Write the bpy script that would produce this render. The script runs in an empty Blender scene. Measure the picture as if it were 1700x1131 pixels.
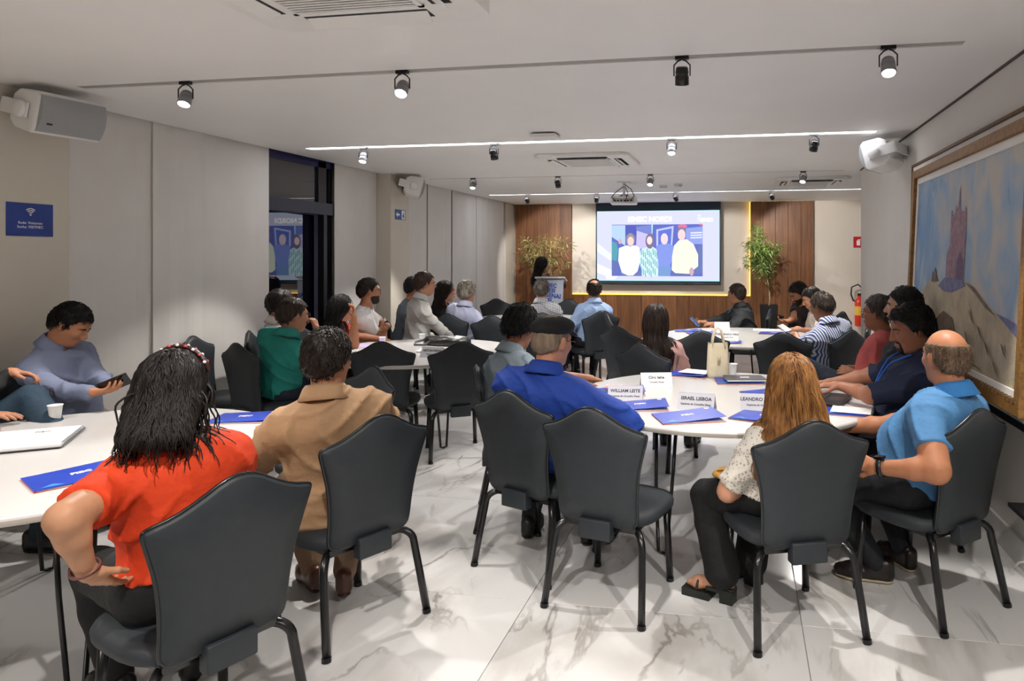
import bpy, bmesh, math, random
import numpy as np
from mathutils import Vector, Matrix
random.seed(7); np.random.seed(7)
SC = bpy.context.scene
COL = SC.collection
# ------------------------------------------------------------------ camera
YAW = math.radians(10.156)
cam_d = bpy.data.cameras.new('camera'); cam = bpy.data.objects.new('camera', cam_d); COL.objects.link(cam)
cam.location = (0, 0, 1.55); cam.rotation_euler = (math.pi/2, 0, YAW)
cam_d.sensor_width = 36; cam_d.sensor_fit = 'HORIZONTAL'
cam_d.lens = 1150/1700*36; cam_d.shift_x = -175/1700; cam_d.shift_y = -139.5/1700
cam_d.clip_start = .05; cam_d.clip_end = 60
SC.camera = cam
# ------------------------------------------------------------------ world, exposure
SC.view_settings.view_transform = 'Standard'; SC.view_settings.look = 'None'
SC.view_settings.gamma = 1; SC.view_settings.use_curve_mapping = False
SC.view_settings.exposure = 0.6
W = bpy.data.worlds.new('night'); SC.world = W; W.use_nodes = True
W.node_tree.nodes['Background'].inputs[0].default_value = (.012, .014, .03, 1)
W.node_tree.nodes['Background'].inputs[1].default_value = 1
SPOT_POWER = 88; LED_STRENGTH = 16; SCREEN_STRENGTH = .78
H = 2.57; XL = -4.43; XR = 1.38; YB = 13.1
# ------------------------------------------------------------------ helpers
def lin(c):
    if isinstance(c, str):
        c = [int(c[i:i+2], 16)/255 for i in (0, 2, 4)]
    return tuple(x/12.92 if x <= .04045 else ((x+.055)/1.055)**2.4 for x in c[:3]) + (1,)
MATS = {}
def M(name, col, rough=.6, var=.06, vs=8, bump=0, bs=60, metal=0, spec=.5, col2=None, sheen=0, coat=0, stretch=None):
    if name in MATS: return MATS[name]
    m = bpy.data.materials.new(name); m.use_nodes = True; MATS[name] = m
    nt = m.node_tree; N = nt.nodes; L = nt.links; b = N['Principled BSDF']
    b.inputs['Roughness'].default_value = rough; b.inputs['Metallic'].default_value = metal
    b.inputs['Specular IOR Level'].default_value = spec
    if sheen: b.inputs['Sheen Weight'].default_value = sheen
    if coat: b.inputs['Coat Weight'].default_value = coat
    tc = N.new('ShaderNodeTexCoord'); src = tc.outputs['Object']
    if stretch:
        mp = N.new('ShaderNodeMapping'); mp.inputs['Scale'].default_value = stretch
        L.new(src, mp.inputs[0]); src = mp.outputs[0]
    nz = N.new('ShaderNodeTexNoise'); nz.inputs['Scale'].default_value = vs; nz.inputs['Detail'].default_value = 4
    L.new(src, nz.inputs['Vector'])
    rp = N.new('ShaderNodeValToRGB'); c = lin(col)
    c2 = lin(col2) if col2 else tuple(min(1, x*(1+var)) for x in c[:3])+(1,)
    c1 = c if col2 else tuple(x*(1-var) for x in c[:3])+(1,)
    rp.color_ramp.elements[0].position = .32; rp.color_ramp.elements[1].position = .68
    rp.color_ramp.elements[0].color = c1; rp.color_ramp.elements[1].color = c2
    L.new(nz.outputs['Fac'], rp.inputs[0]); L.new(rp.outputs[0], b.inputs['Base Color'])
    if bump:
        n2 = N.new('ShaderNodeTexNoise'); n2.inputs['Scale'].default_value = bs; n2.inputs['Detail'].default_value = 3
        L.new(src, n2.inputs['Vector'])
        bp = N.new('ShaderNodeBump'); bp.inputs['Strength'].default_value = bump; bp.inputs['Distance'].default_value = .01
        L.new(n2.outputs['Fac'], bp.inputs['Height']); L.new(bp.outputs[0], b.inputs['Normal'])
    return m
def EM(name, col, s):
    if name in MATS: return MATS[name]
    m = bpy.data.materials.new(name); m.use_nodes = True; MATS[name] = m
    nt = m.node_tree; b = nt.nodes['Principled BSDF']
    b.inputs['Base Color'].default_value = (0, 0, 0, 1); b.inputs['Emission Color'].default_value = lin(col); b.inputs['Emission Strength'].default_value = s
    b.inputs['Specular IOR Level'].default_value = 0
    return m
def link(o, parent=None, **kw):
    COL.objects.link(o)
    if parent is not None: o.parent = parent
    for k, v in kw.items(): o[k] = v
    return o
def meshobj(name, v, f, mat, parent=None, smooth=False, loc=None, **kw):
    me = bpy.data.meshes.new(name)
    me.from_pydata([tuple(p) for p in v], [], [tuple(q) for q in f]); me.update()
    if smooth: me.shade_smooth()
    if mat: me.materials.append(mat)
    o = bpy.data.objects.new(name, me)
    if loc is not None: o.location = loc
    return link(o, parent, **kw)
def empty(name, loc=(0, 0, 0), rz=0, label=None, cat=None, group=None, kind=None):
    o = bpy.data.objects.new(name, None); o.location = loc; o.rotation_euler = (0, 0, rz); o.empty_display_size = .1
    link(o)
    if label: o['label'] = label
    if cat: o['category'] = cat
    if group: o['group'] = group
    if kind: o['kind'] = kind
    return o
def tag(o, label, cat, group=None):
    o['label'] = label; o['category'] = cat
    if group: o['group'] = group
    return o
class MB:
    def __init__(s): s.v = []; s.f = []
    def add(s, v, f):
        n = len(s.v); s.v += [tuple(p) for p in v]; s.f += [tuple(i+n for i in q) for q in f]; return s
    def box(s, x0, x1, y0, y1, z0, z1, R=None, T=None):
        v = [Vector((x, y, z)) for z in (z0, z1) for y in (y0, y1) for x in (x0, x1)]
        if R is not None: v = [R @ p for p in v]
        if T is not None: v = [p+Vector(T) for p in v]
        return s.add(v, [(0, 2, 3, 1), (4, 5, 7, 6), (0, 1, 5, 4), (2, 6, 7, 3), (0, 4, 6, 2), (1, 3, 7, 5)])
    def tube(s, path, r, n=8, cap=True):
        path = [Vector(p) for p in path]; k = len(path)
        rs = r if isinstance(r, (list, tuple)) else [r]*k
        up = Vector((0, 0, 1)); v = []; prev = None
        for i, p in enumerate(path):
            t = (path[min(i+1, k-1)]-path[max(i-1, 0)]).normalized()
            if prev is None:
                a = t.cross(up)
                if a.length < .05: a = t.cross(Vector((1, 0, 0)))
            else: a = prev-t*prev.dot(t)
            a.normalize(); prev = a; b = t.cross(a)
            for j in range(n):
                an = 2*math.pi*j/n; v.append(p+(a*math.cos(an)+b*math.sin(an))*rs[i])
        f = [(i*n+j, i*n+(j+1) % n, (i+1)*n+(j+1) % n, (i+1)*n+j) for i in range(k-1) for j in range(n)]
        if cap: f += [tuple(range(n-1, -1, -1)), tuple((k-1)*n+j for j in range(n))]
        return s.add(v, f)
    def lathe(s, prof, n=24, T=(0, 0, 0), R=None, cap=True):
        v = []; k = len(prof)
        for (r, z) in prof:
            for j in range(n):
                a = 2*math.pi*j/n; p = Vector((r*math.cos(a), r*math.sin(a), z))
                if R is not None: p = R @ p
                v.append(p+Vector(T))
        f = [(i*n+j, i*n+(j+1) % n, (i+1)*n+(j+1) % n, (i+1)*n+j) for i in range(k-1) for j in range(n)]
        if cap: f += [tuple(range(n-1, -1, -1)), tuple((k-1)*n+j for j in range(n))]
        return s.add(v, f)
    def prism(s, pts, d, fr):
        """outline pts (2D) extruded by d; fr maps (a,b,c)->point"""
        n = len(pts); v = [fr(a, b, 0) for a, b in pts]+[fr(a, b, d) for a, b in pts]
        f = [tuple(range(n-1, -1, -1)), tuple(range(n, 2*n))]+[(i, (i+1) % n, n+(i+1) % n, n+i) for i in range(n)]
        return s.add(v, f)
    def build(s, name, mat, parent=None, smooth=False, bevel=0, loc=None, seg=2, **kw):
        if bevel:
            me = bpy.data.meshes.new(name); me.from_pydata(s.v, [], s.f)
            bm = bmesh.new(); bm.from_mesh(me)
            bmesh.ops.recalc_face_normals(bm, faces=bm.faces)
            bmesh.ops.bevel(bm, geom=[e for e in bm.edges if e.calc_face_angle(0) > .5], offset=bevel, segments=seg, affect='EDGES', profile=.6)
            bm.to_mesh(me); bm.free()
            if smooth: me.shade_smooth()
            me.materials.append(mat)
            o = bpy.data.objects.new(name, me)
            if loc is not None: o.location = loc
            return link(o, parent, **kw)
        o = meshobj(name, s.v, s.f, mat, parent, smooth, loc, **kw)
        bm = bmesh.new(); bm.from_mesh(o.data); bmesh.ops.recalc_face_normals(bm, faces=bm.faces); bm.to_mesh(o.data); bm.free()
        return o
def bx(name, x0, x1, y0, y1, z0, z1, mat, parent=None, bevel=0, **kw):
    return MB().box(x0, x1, y0, y1, z0, z1).build(name, mat, parent, bevel=bevel, **kw)
def copy_tree(o, parent=None):
    c = o.copy(); COL.objects.link(c)
    if parent is not None: c.parent = parent
    for ch in list(o.children): copy_tree(ch, c)
    return c
def text(name, s, size, mat, parent, mtx, align='CENTER', bold=0, ext=.0004):
    cu = bpy.data.curves.new(name, 'FONT'); cu.body = s; cu.size = size; cu.align_x = align; cu.align_y = 'CENTER'
    cu.extrude = ext; cu.offset = bold; cu.resolution_u = 2
    t = bpy.data.objects.new(name, cu); COL.objects.link(t)
    dg = bpy.context.evaluated_depsgraph_get(); me = bpy.data.meshes.new_from_object(t.evaluated_get(dg))
    bpy.data.objects.remove(t); bpy.data.curves.remove(cu)
    me.materials.clear(); me.materials.append(mat)
    o = bpy.data.objects.new(name, me); o.matrix_local = mtx
    return link(o, parent)
def frame(o, xa, ya):
    """matrix with local x along xa, y along ya, at o"""
    xa = Vector(xa).normalized(); ya = Vector(ya).normalized(); za = xa.cross(ya)
    m = Matrix((xa, ya, za)).transposed().to_4x4(); m.translation = Vector(o); return m
# ------------------------------------------------------------------ materials
m_wall = M('wall_paint', 'dbd7d0', .75, .03, 2, .03, 200)
m_ceil = M('ceiling_paint', 'f3f1ee', .55, .015, 2)
m_blind = M('blind_fabric', 'e0ddd8', .8, .02, 3, .05, 300)
m_black = M('black_paint', '0c0c0e', .35, .1)
m_blackm = M('black_metal', '0e0e10', .28, .1, spec=.6)
m_slot = M('slot_grey', 'a8a4a1', .6)
m_white = M('white_plastic', 'efeeeb', .4, .02)
m_grey = M('grey_plastic', 'b9b9b9', .5, .03)
m_dark = M('dark_void', '101014', .8)
m_lam = M('white_laminate', 'cac8c6', .22, .01, spec=.5)
m_fab = M('charcoal_vinyl', '292e33', .5, .07, 30, .12, 900, spec=.4)
m_fab2 = M('charcoal_seat', '272c31', .6, .08, 30, .15, 900)
m_pipe = M('piping_vinyl', '15181a', .25, .05)
m_led = EM('led_white', 'f4f6ff', LED_STRENGTH)
m_ledw = EM('led_warm', 'ffc832', 3.2)
m_bulb = EM('bulb', 'fffaf0', 25)
def wood_mat(name, a, b_):
    m = bpy.data.materials.new(name); m.use_nodes = True; nt = m.node_tree; N = nt.nodes; L = nt.links; b = N['Principled BSDF']
    tc = N.new('ShaderNodeTexCoord'); oi = N.new('ShaderNodeObjectInfo'); ad = N.new('ShaderNodeVectorMath'); ad.operation = 'ADD'
    mu = N.new('ShaderNodeMath'); mu.operation = 'MULTIPLY'; mu.inputs[1].default_value = 37
    L.new(oi.outputs['Random'], mu.inputs[0]); L.new(tc.outputs['Object'], ad.inputs[0]); L.new(mu.outputs[0], ad.inputs[1])
    mp = N.new('ShaderNodeMapping'); mp.inputs['Scale'].default_value = (26, 26, 1.6); L.new(ad.outputs[0], mp.inputs[0])
    nz = N.new('ShaderNodeTexNoise'); nz.inputs['Scale'].default_value = 1; nz.inputs['Detail'].default_value = 5; nz.inputs['Distortion'].default_value = .6
    L.new(mp.outputs[0], nz.inputs['Vector'])
    rp = N.new('ShaderNodeValToRGB'); rp.color_ramp.elements[0].color = lin(a); rp.color_ramp.elements[1].color = lin(b_)
    rp.color_ramp.elements[0].position = .3; rp.color_ramp.elements[1].position = .72
    L.new(nz.outputs['Fac'], rp.inputs[0])
    hs = N.new('ShaderNodeHueSaturation'); mr = N.new('ShaderNodeMapRange'); mr.inputs[3].default_value = .85; mr.inputs[4].default_value = 1.12
    L.new(oi.outputs['Random'], mr.inputs[0]); L.new(mr.outputs[0], hs.inputs['Value']); L.new(rp.outputs[0], hs.inputs['Color'])
    L.new(hs.outputs[0], b.inputs['Base Color']); b.inputs['Roughness'].default_value = .5
    return m
m_wood = wood_mat('walnut_veneer', '5d381d', '8a5a33')
def marble_mat():
    m = bpy.data.materials.new('marble_tile'); m.use_nodes = True; nt = m.node_tree; N = nt.nodes; L = nt.links; b = N['Principled BSDF']
    tc = N.new('ShaderNodeTexCoord'); oi = N.new('ShaderNodeObjectInfo')
    cb = N.new('ShaderNodeCombineXYZ'); m1 = N.new('ShaderNodeMath'); m1.operation = 'MULTIPLY'; m1.inputs[1].default_value = 91
    L.new(oi.outputs['Random'], m1.inputs[0]); L.new(m1.outputs[0], cb.inputs[0]); L.new(m1.outputs[0], cb.inputs[1])
    ad = N.new('ShaderNodeVectorMath'); ad.operation = 'ADD'; L.new(tc.outputs['Object'], ad.inputs[0]); L.new(cb.outputs[0], ad.inputs[1])
    rot = N.new('ShaderNodeMapping'); rot.inputs['Rotation'].default_value = (0, 0, .75); rot.inputs['Scale'].default_value = (1.0, .42, 1); L.new(ad.outputs[0], rot.inputs[0])
    def veins(scale, dist, w, seed):
        n = N.new('ShaderNodeTexNoise'); n.inputs['Scale'].default_value = scale; n.inputs['Detail'].default_value = 6; n.inputs['Distortion'].default_value = dist; n.inputs['Roughness'].default_value = .55
        o = N.new('ShaderNodeVectorMath'); o.operation = 'ADD'; o.inputs[1].default_value = (seed, seed*.7, 0); L.new(rot.outputs[0], o.inputs[0]); L.new(o.outputs[0], n.inputs['Vector'])
        s = N.new('ShaderNodeMath'); s.operation = 'SUBTRACT'; s.inputs[1].default_value = .5; L.new(n.outputs['Fac'], s.inputs[0])
        a = N.new('ShaderNodeMath'); a.operation = 'ABSOLUTE'; L.new(s.outputs[0], a.inputs[0])
        r = N.new('ShaderNodeMapRange'); r.inputs[1].default_value = 0; r.inputs[2].default_value = w; r.inputs[3].default_value = 1; r.inputs[4].default_value = 0; r.interpolation_type = 'SMOOTHSTEP'
        L.new(a.outputs[0], r.inputs[0]); return r.outputs[0]
    v1 = veins(1.5, .7, .016, 3); v2 = veins(1.0, .5, .07, 11)
    gate = N.new('ShaderNodeTexNoise'); gate.inputs['Scale'].default_value = 1.4; L.new(ad.outputs[0], gate.inputs['Vector'])
    gr = N.new('ShaderNodeMapRange'); gr.inputs[1].default_value = .46; gr.inputs[2].default_value = .66; L.new(gate.outputs['Fac'], gr.inputs[0])
    g1 = N.new('ShaderNodeMath'); g1.operation = 'MULTIPLY'; L.new(v1, g1.inputs[0]); L.new(gr.outputs[0], g1.inputs[1])
    g2 = N.new('ShaderNodeMath'); g2.operation = 'MULTIPLY'; L.new(v2, g2.inputs[0]); L.new(gr.outputs[0], g2.inputs[1])
    g3 = N.new('ShaderNodeMath'); g3.operation = 'MULTIPLY'; g3.inputs[1].default_value = .7; L.new(g1.outputs[0], g3.inputs[0])
    g4 = N.new('ShaderNodeMath'); g4.operation = 'MULTIPLY'; g4.inputs[1].default_value = .55; L.new(g2.outputs[0], g4.inputs[0])
    x1 = N.new('ShaderNodeMix'); x1.data_type = 'RGBA'; x1.inputs[6].default_value = lin('d6d5d4'); x1.inputs[7].default_value = lin('a09a92'); L.new(g4.outputs[0], x1.inputs[0])
    x2 = N.new('ShaderNodeMix'); x2.data_type = 'RGBA'; x2.inputs[7].default_value = lin('77706a'); L.new(x1.outputs[2], x2.inputs[6]); L.new(g3.outputs[0], x2.inputs[0])
    L.new(x2.outputs[2], b.inputs['Base Color']); b.inputs['Roughness'].default_value = .17; b.inputs['Specular IOR Level'].default_value = .4
    return m
m_marble = marble_mat()
# ------------------------------------------------------------------ floor
flo = bx('floor', XL-.2, 3.2, -2.6, YB+.1, -.06, -.006, M('grout', '8d8984', .8), kind='structure')
TX, TY = 1.198, 1.19
tv = MB().box(-TX/2+.0015, TX/2-.0015, -TY/2+.0015, TY/2-.0015, -.008, 0)
tile0 = tv.build('tile', m_marble, flo, bevel=.0012, seg=1); tme = tile0.data
first = True
for i in range(-4, 3):
    for j in range(-5, 9):
        cx_, cy_ = .25+TX*(i+.5), 3.0+TY*(j+.5)
        if cx_-TX/2 > 3.0 or cx_+TX/2 < XL-.15 or cy_+TY/2 > YB+1.1: continue
        if first: o = tile0; first = False
        else:
            o = bpy.data.objects.new('tile', tme); link(o, flo)
        o.location = (cx_, cy_, 0)
# ------------------------------------------------------------------ ceiling with recessed slots
slots = [(-1.25, -3.95, 1.05, .07), (1.15, -3.95, 1.05, .07), (3.55, -3.95, 1.05, .07), (5.96, -4.05, 1.08, .09), (8.55, -4.05, 1.2, .05), (10.98, -4.12, 1.85, .09)]
cb_ = MB(); y = -2.6
CXL, CXR = XL+.05, 3.2
for (sy, x0, x1, w) in slots:
    cb_.box(CXL, CXR, y, sy-w/2, H, H+.06); cb_.box(CXL, x0, sy-w/2, sy+w/2, H, H+.06); cb_.box(x1, CXR, sy-w/2, sy+w/2, H, H+.06); y = sy+w/2
cb_.box(CXL, CXR, y, YB+.1, H, H+.06)
ceil = cb_.build('ceiling', m_ceil, kind='structure')
for (sy, x0, x1, w) in slots:
    bx('slot_channel', x0, x1, sy-w/2, sy+w/2, (H+.045 if w > .08 else H+.006), (H+.06 if w > .08 else H+.03), m_slot, ceil)
bx('upper_slab', XL-.3, 3.2, -2.6, YB+.1, H+.25, H+.3, m_dark, ceil)
# ------------------------------------------------------------------ walls
wr = MB().box(XR, XR+.16, -2.6, 8.5, 0, H+.06).build('wall_right', m_wall, kind='structure')
bx('shadow_gap_strip', XR-.012, XR, -2.6, 8.5, H-.012, H-.0005, M('gap_shade_grey', '54504c', .8), wr)  # solid strip, its dark grey stands in for shade in the ceiling groove
bx('wall_alcove', 3.05, 3.2, 8.5, YB, 0, H+.06, m_wall, kind='structure')
bx('wall_return', XR+.16, 3.2, 8.36, 8.5, 0, H+.06, m_wall, kind='structure')
bx('wall_front', XL-.2, 3.2, -2.75, -2.6, 0, H+.3, m_wall, kind='structure')
bx('baseboard_right', XR-.016, XR, -2.6, 8.5, 0, .14, M('baseboard_white', 'dcdad6', .3, .02), kind='structure', bevel=.003)
# left wall: masonry ends plus an opening for the glazed door, pillars stand proud of it
wl = MB()
wl.box(XL-.25, XL-.08, -2.6, 5.92, 0, H+.25); wl.box(XL-.25, XL-.08, 7.0, YB+.1, 0, H+.25); wl.box(XL-.25, XL-.08, 5.92, 7.0, H+.02, H+.25)
wl.build('wall_left', M('wall_left_paint', 'c9c4bb', .8), kind='structure')  # a little darker than the other wall paint
pil = M('pillar_paint', 'd6cfc1', .75, .02, 2)
bx('wall_pillar_near', XL-.08, -4.29, -2.6, 3.795, 0, H, pil, kind='structure')
bx('wall_pillar_far', XL-.08, -4.242, 7.885, 8.36, 0, H, pil, kind='structure')
bx('wall_end_left', XL-.08, XL+.03, 12.55, YB, 0, H, pil, kind='structure')
blind_spec = [(3.80, 4.60, 0, 'wide white fabric blind panel beside the near pillar'), (4.57, 5.06, .018, 'narrow white fabric blind panel, second from the near pillar'), (5.03, 5.90, 0, 'white fabric blind panel ending at the dark glass door'),
              (6.99, 7.88, 0, 'white fabric blind panel between glass door and far pillar'), (8.365, 9.27, 0, 'white fabric blind panel just past the far pillar'), (9.29, 10.11, .0, 'white fabric blind panel, second past the far pillar'),
              (10.15, 11.15, .0, 'brightest white fabric blind panel, third past the far pillar'), (11.12, 11.66, .016, 'narrow white fabric blind panel, fourth past the far pillar'), (11.69, 12.5, 0, 'last white fabric blind panel before the wooden back wall')]
for (y0, y1, dx, lab) in blind_spec:
    e = empty('panel_blind', (XL+dx, (y0+y1)/2, 0), 0, lab, 'blind', 'fabric panel blinds along the left wall')
    hw = (y1-y0)/2
    v = []; f = []; n = 10
    for k in range(n+1):
        yy = -hw+2*hw*k/n; xx = .004*math.sin(k*1.3+y0*5)
        for (zz) in (.03, H+.02):
            v += [(xx+.004, yy, zz), (xx-.004, yy, zz)]
    for k in range(n):
        a = 4*k; b = a+4
        f += [(a, a+2, b+2, b), (a+1, b+1, b+3, a+3), (a, b, b+1, a+1), (a+2, a+3, b+3, b+2)]
    f += [(0, 1, 3, 2), (4*n, 4*n+2, 4*n+3, 4*n+1)]
    meshobj('fabric', v, f, m_blind, e)
    bx('bottom_bar', -.008, .008, -hw, hw, .012, .035, m_white, e)
# glazed door / window
def glass_mat():
    m = bpy.data.materials.new('night_glass'); m.use_nodes = True; b = m.node_tree.nodes['Principled BSDF']
    b.inputs['Base Color'].default_value = (.004, .005, .012, 1); b.inputs['Roughness'].default_value = .015; b.inputs['IOR'].default_value = 1.75; b.inputs['Specular IOR Level'].default_value = .75
    return m
win = empty('window_1', (XL-.06, 6.46, 0), kind='structure')
mfr = M('frame_black', '0b0c12', .35)
bx('pane', -.006, .006, -.53, .53, 2.13, H-.06, glass_mat(), win)
leaf = bx('pane', -.006, .006, -.45, .43, .06, 2.0, bpy.data.materials['night_glass'], win); leaf.location = (-.045, -.06, 0); leaf.rotation_euler = (0, 0, math.radians(5.6))
bx('pane', -.006, .006, .42, .53, .06, 2.0, bpy.data.materials['night_glass'], win)
bx('transom', -.03, .05, -.54, .54, 2.0, 2.13, M('frame_blue_grey', '2b3040', .35), win, bevel=.004)
bx('stile', -.03, .04, .36, .42, 0, 2.0, mfr, win); bx('stile', -.03, .03, .28, .42, 2.13, H, mfr, win)
bx('jamb', -.03, .02, -.54, -.5, 0, H, mfr, win); bx('jamb', -.03, .02, .51, .54, 0, H, mfr, win)
bx('header', -.03, .03, -.54, .54, H-.06, H+.02, M('header_blue', '14164a', .4), win); bx('sill_rail', -.03, .03, -.54, .54, 0, .07, mfr, win)
# ------------------------------------------------------------------ back wall: plaster, timber cladding, coves
wb = bx('wall_back', XL-.2, 3.2, YB, YB+.15, 0, H+.06, M('back_plaster', 'd9cfc2', .75, .02, 2), kind='structure')
def planks(x0, x1, z0, z1, y0, y1, n, name='timber_panel'):
    w = (x1-x0)/n
    for k in range(n):
        MB().box(-w/2+.0015, w/2-.0015, 0, y1-y0, z0, z1).build('plank', m_wood, wb, bevel=.002, seg=1, loc=(x0+w*(k+.5), y0, 0))
planks(-4.37, -3.24, 0, H-.005, YB-.06, YB, 5)
planks(-3.24, .165, 0, .815, YB-.06, YB, 15)
planks(.165, 1.29, 0, H-.005, YB-.08, YB-.02, 5)
bx('cove_light', -3.23, .16, YB-.018, YB-.008, .82, .83, m_ledw, wb)
bx('cove_light', .145, .155, YB-.06, YB-.045, .83, H-.02, m_ledw, wb)
bx('cove_light', .165, 1.28, YB-.016, YB-.01, H-.012, H-.004, EM('led_warm_dim', 'ffe9b0', 3), wb)
# ------------------------------------------------------------------ chairs
def smooth_closed(pts, it=2):
    for _ in range(it):
        q = []
        for i in range(len(pts)):
            a, b = pts[i], pts[(i+1) % len(pts)]
            q += [(a[0]*.75+b[0]*.25, a[1]*.75+b[1]*.25), (a[0]*.25+b[0]*.75, a[1]*.25+b[1]*.75)]
        pts = q
    return pts
def back_y(x, z): return -.215-(z-.40)*.15+.35*x*x
def make_chair():
    e = empty('banquet_chair')
    half = [(0, .905), (.05, .893), (.11, .855), (.175, .822), (.238, .806), (.247, .796), (.243, .775), (.222, .705), (.205, .64), (.194, .57), (.188, .50), (.187, .43), (.180, .398), (.155, .385), (.08, .383)]
    pts = half+[(0, .383)]+[(-x, z) for x, z in half[:0:-1]]
    pts = smooth_closed(pts, 1); cz = .6
    rings = [(.0, .022), (.55, .024), (.90, .022), (.965, .016), (1, .004), (1, -.006), (.965, -.018), (.55, -.02), (0, -.02)]
    v = []; f = []; n = len(pts); idx = []
    for (s, d) in rings:
        if s == 0: idx.append([len(v)]); v.append((0, back_y(0, cz)+d, cz)); continue
        st = len(v); idx.append(list(range(st, st+n)))
        for (x, z) in pts:
            X, Z = x*s, cz+(z-cz)*s; v.append((X, back_y(X, Z)+d, Z))
    for a, b in zip(idx, idx[1:]):
        for i in range(n):
            j = (i+1) % n
            if len(a) == 1: f.append((a[0], b[i], b[j]))
            elif len(b) == 1: f.append((a[i], b[0], a[j]))
            else: f.append((a[i], b[i], b[j], a[j]))
    bk = meshobj('backrest', v, f, m_fab, e, True)
    path = [(x*1.004, back_y(x, z)-.001, cz+(z-cz)*1.004) for x, z in pts]+[(pts[0][0], back_y(*pts[0])-.001, pts[0][1])]
    MB().tube(path, .0065, 6, False).build('piping', m_pipe, bk, True)
    MB().box(-.075, .075, -.252, -.2, .325, .41).build('bracket', m_fab, e, True, bevel=.006)
    # seat pad
    so = []
    for k in range(40):
        a = 2*math.pi*k/40; c, s_ = math.cos(a), math.sin(a); ex = .62
        x = math.copysign(abs(c)**ex, c)*(.235+.012*s_); y = math.copysign(abs(s_)**ex, s_)*.228+.01
        so.append((x, y))
    rs = [(.0, .448), (.5, .446), (.85, .436), (.96, .424), (1, .405), (.99, .385), (.94, .375), (0, .375)]
    v = []; f = []; idx = []
    for (s, z) in rs:
        if s == 0: idx.append([len(v)]); v.append((0, .01, z)); continue
        st = len(v); idx.append(list(range(st, st+40))); v += [(x*s, y*s, z) for x, y in so]
    for a, b in zip(idx, idx[1:]):
        for i in range(40):
            j = (i+1) % 40
            if len(a) == 1: f.append((a[0], b[i], b[j]))
            elif len(b) == 1: f.append((a[i], b[0], a[j]))
            else: f.append((a[i], b[i], b[j], a[j]))
    meshobj('seat', v, f, m_fab2, e, True)
    fr = MB().box(-.17, .17, -.19, .17, .352, .378)
    fr.build('seat_frame', m_blackm, e)
    for s in (-1, 1):
        P = [(s*.08, -.12, .357), (s*.15, -.155, .358)]
        for k in range(7):
            a = k/6*math.pi/2
            P.append((s*(.165+.045*math.sin(a)), -.165-.05*math.sin(a), .358-.055*(1-math.cos(a))))
        P += [(s*.222, -.245, .16), (s*.232, -.275, .012)]
        lg = MB().tube(P, .0165, 8).build('leg', m_blackm, e, True)
        MB().tube([(s*.2316, -.274, .018), (s*.2325, -.2765, 0)], .0185, 8).build('foot_cap', m_black, lg)
        lg = MB().tube([(s*.178, .165, .365), (s*.185, .175, .2), (s*.192, .185, .012)], .0165, 8).build('leg', m_blackm, e, True)
        MB().tube([(s*.192, .185, .018), (s*.192, .185, 0)], .0185, 8).build('foot_cap', m_black, lg)
    return e
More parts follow.
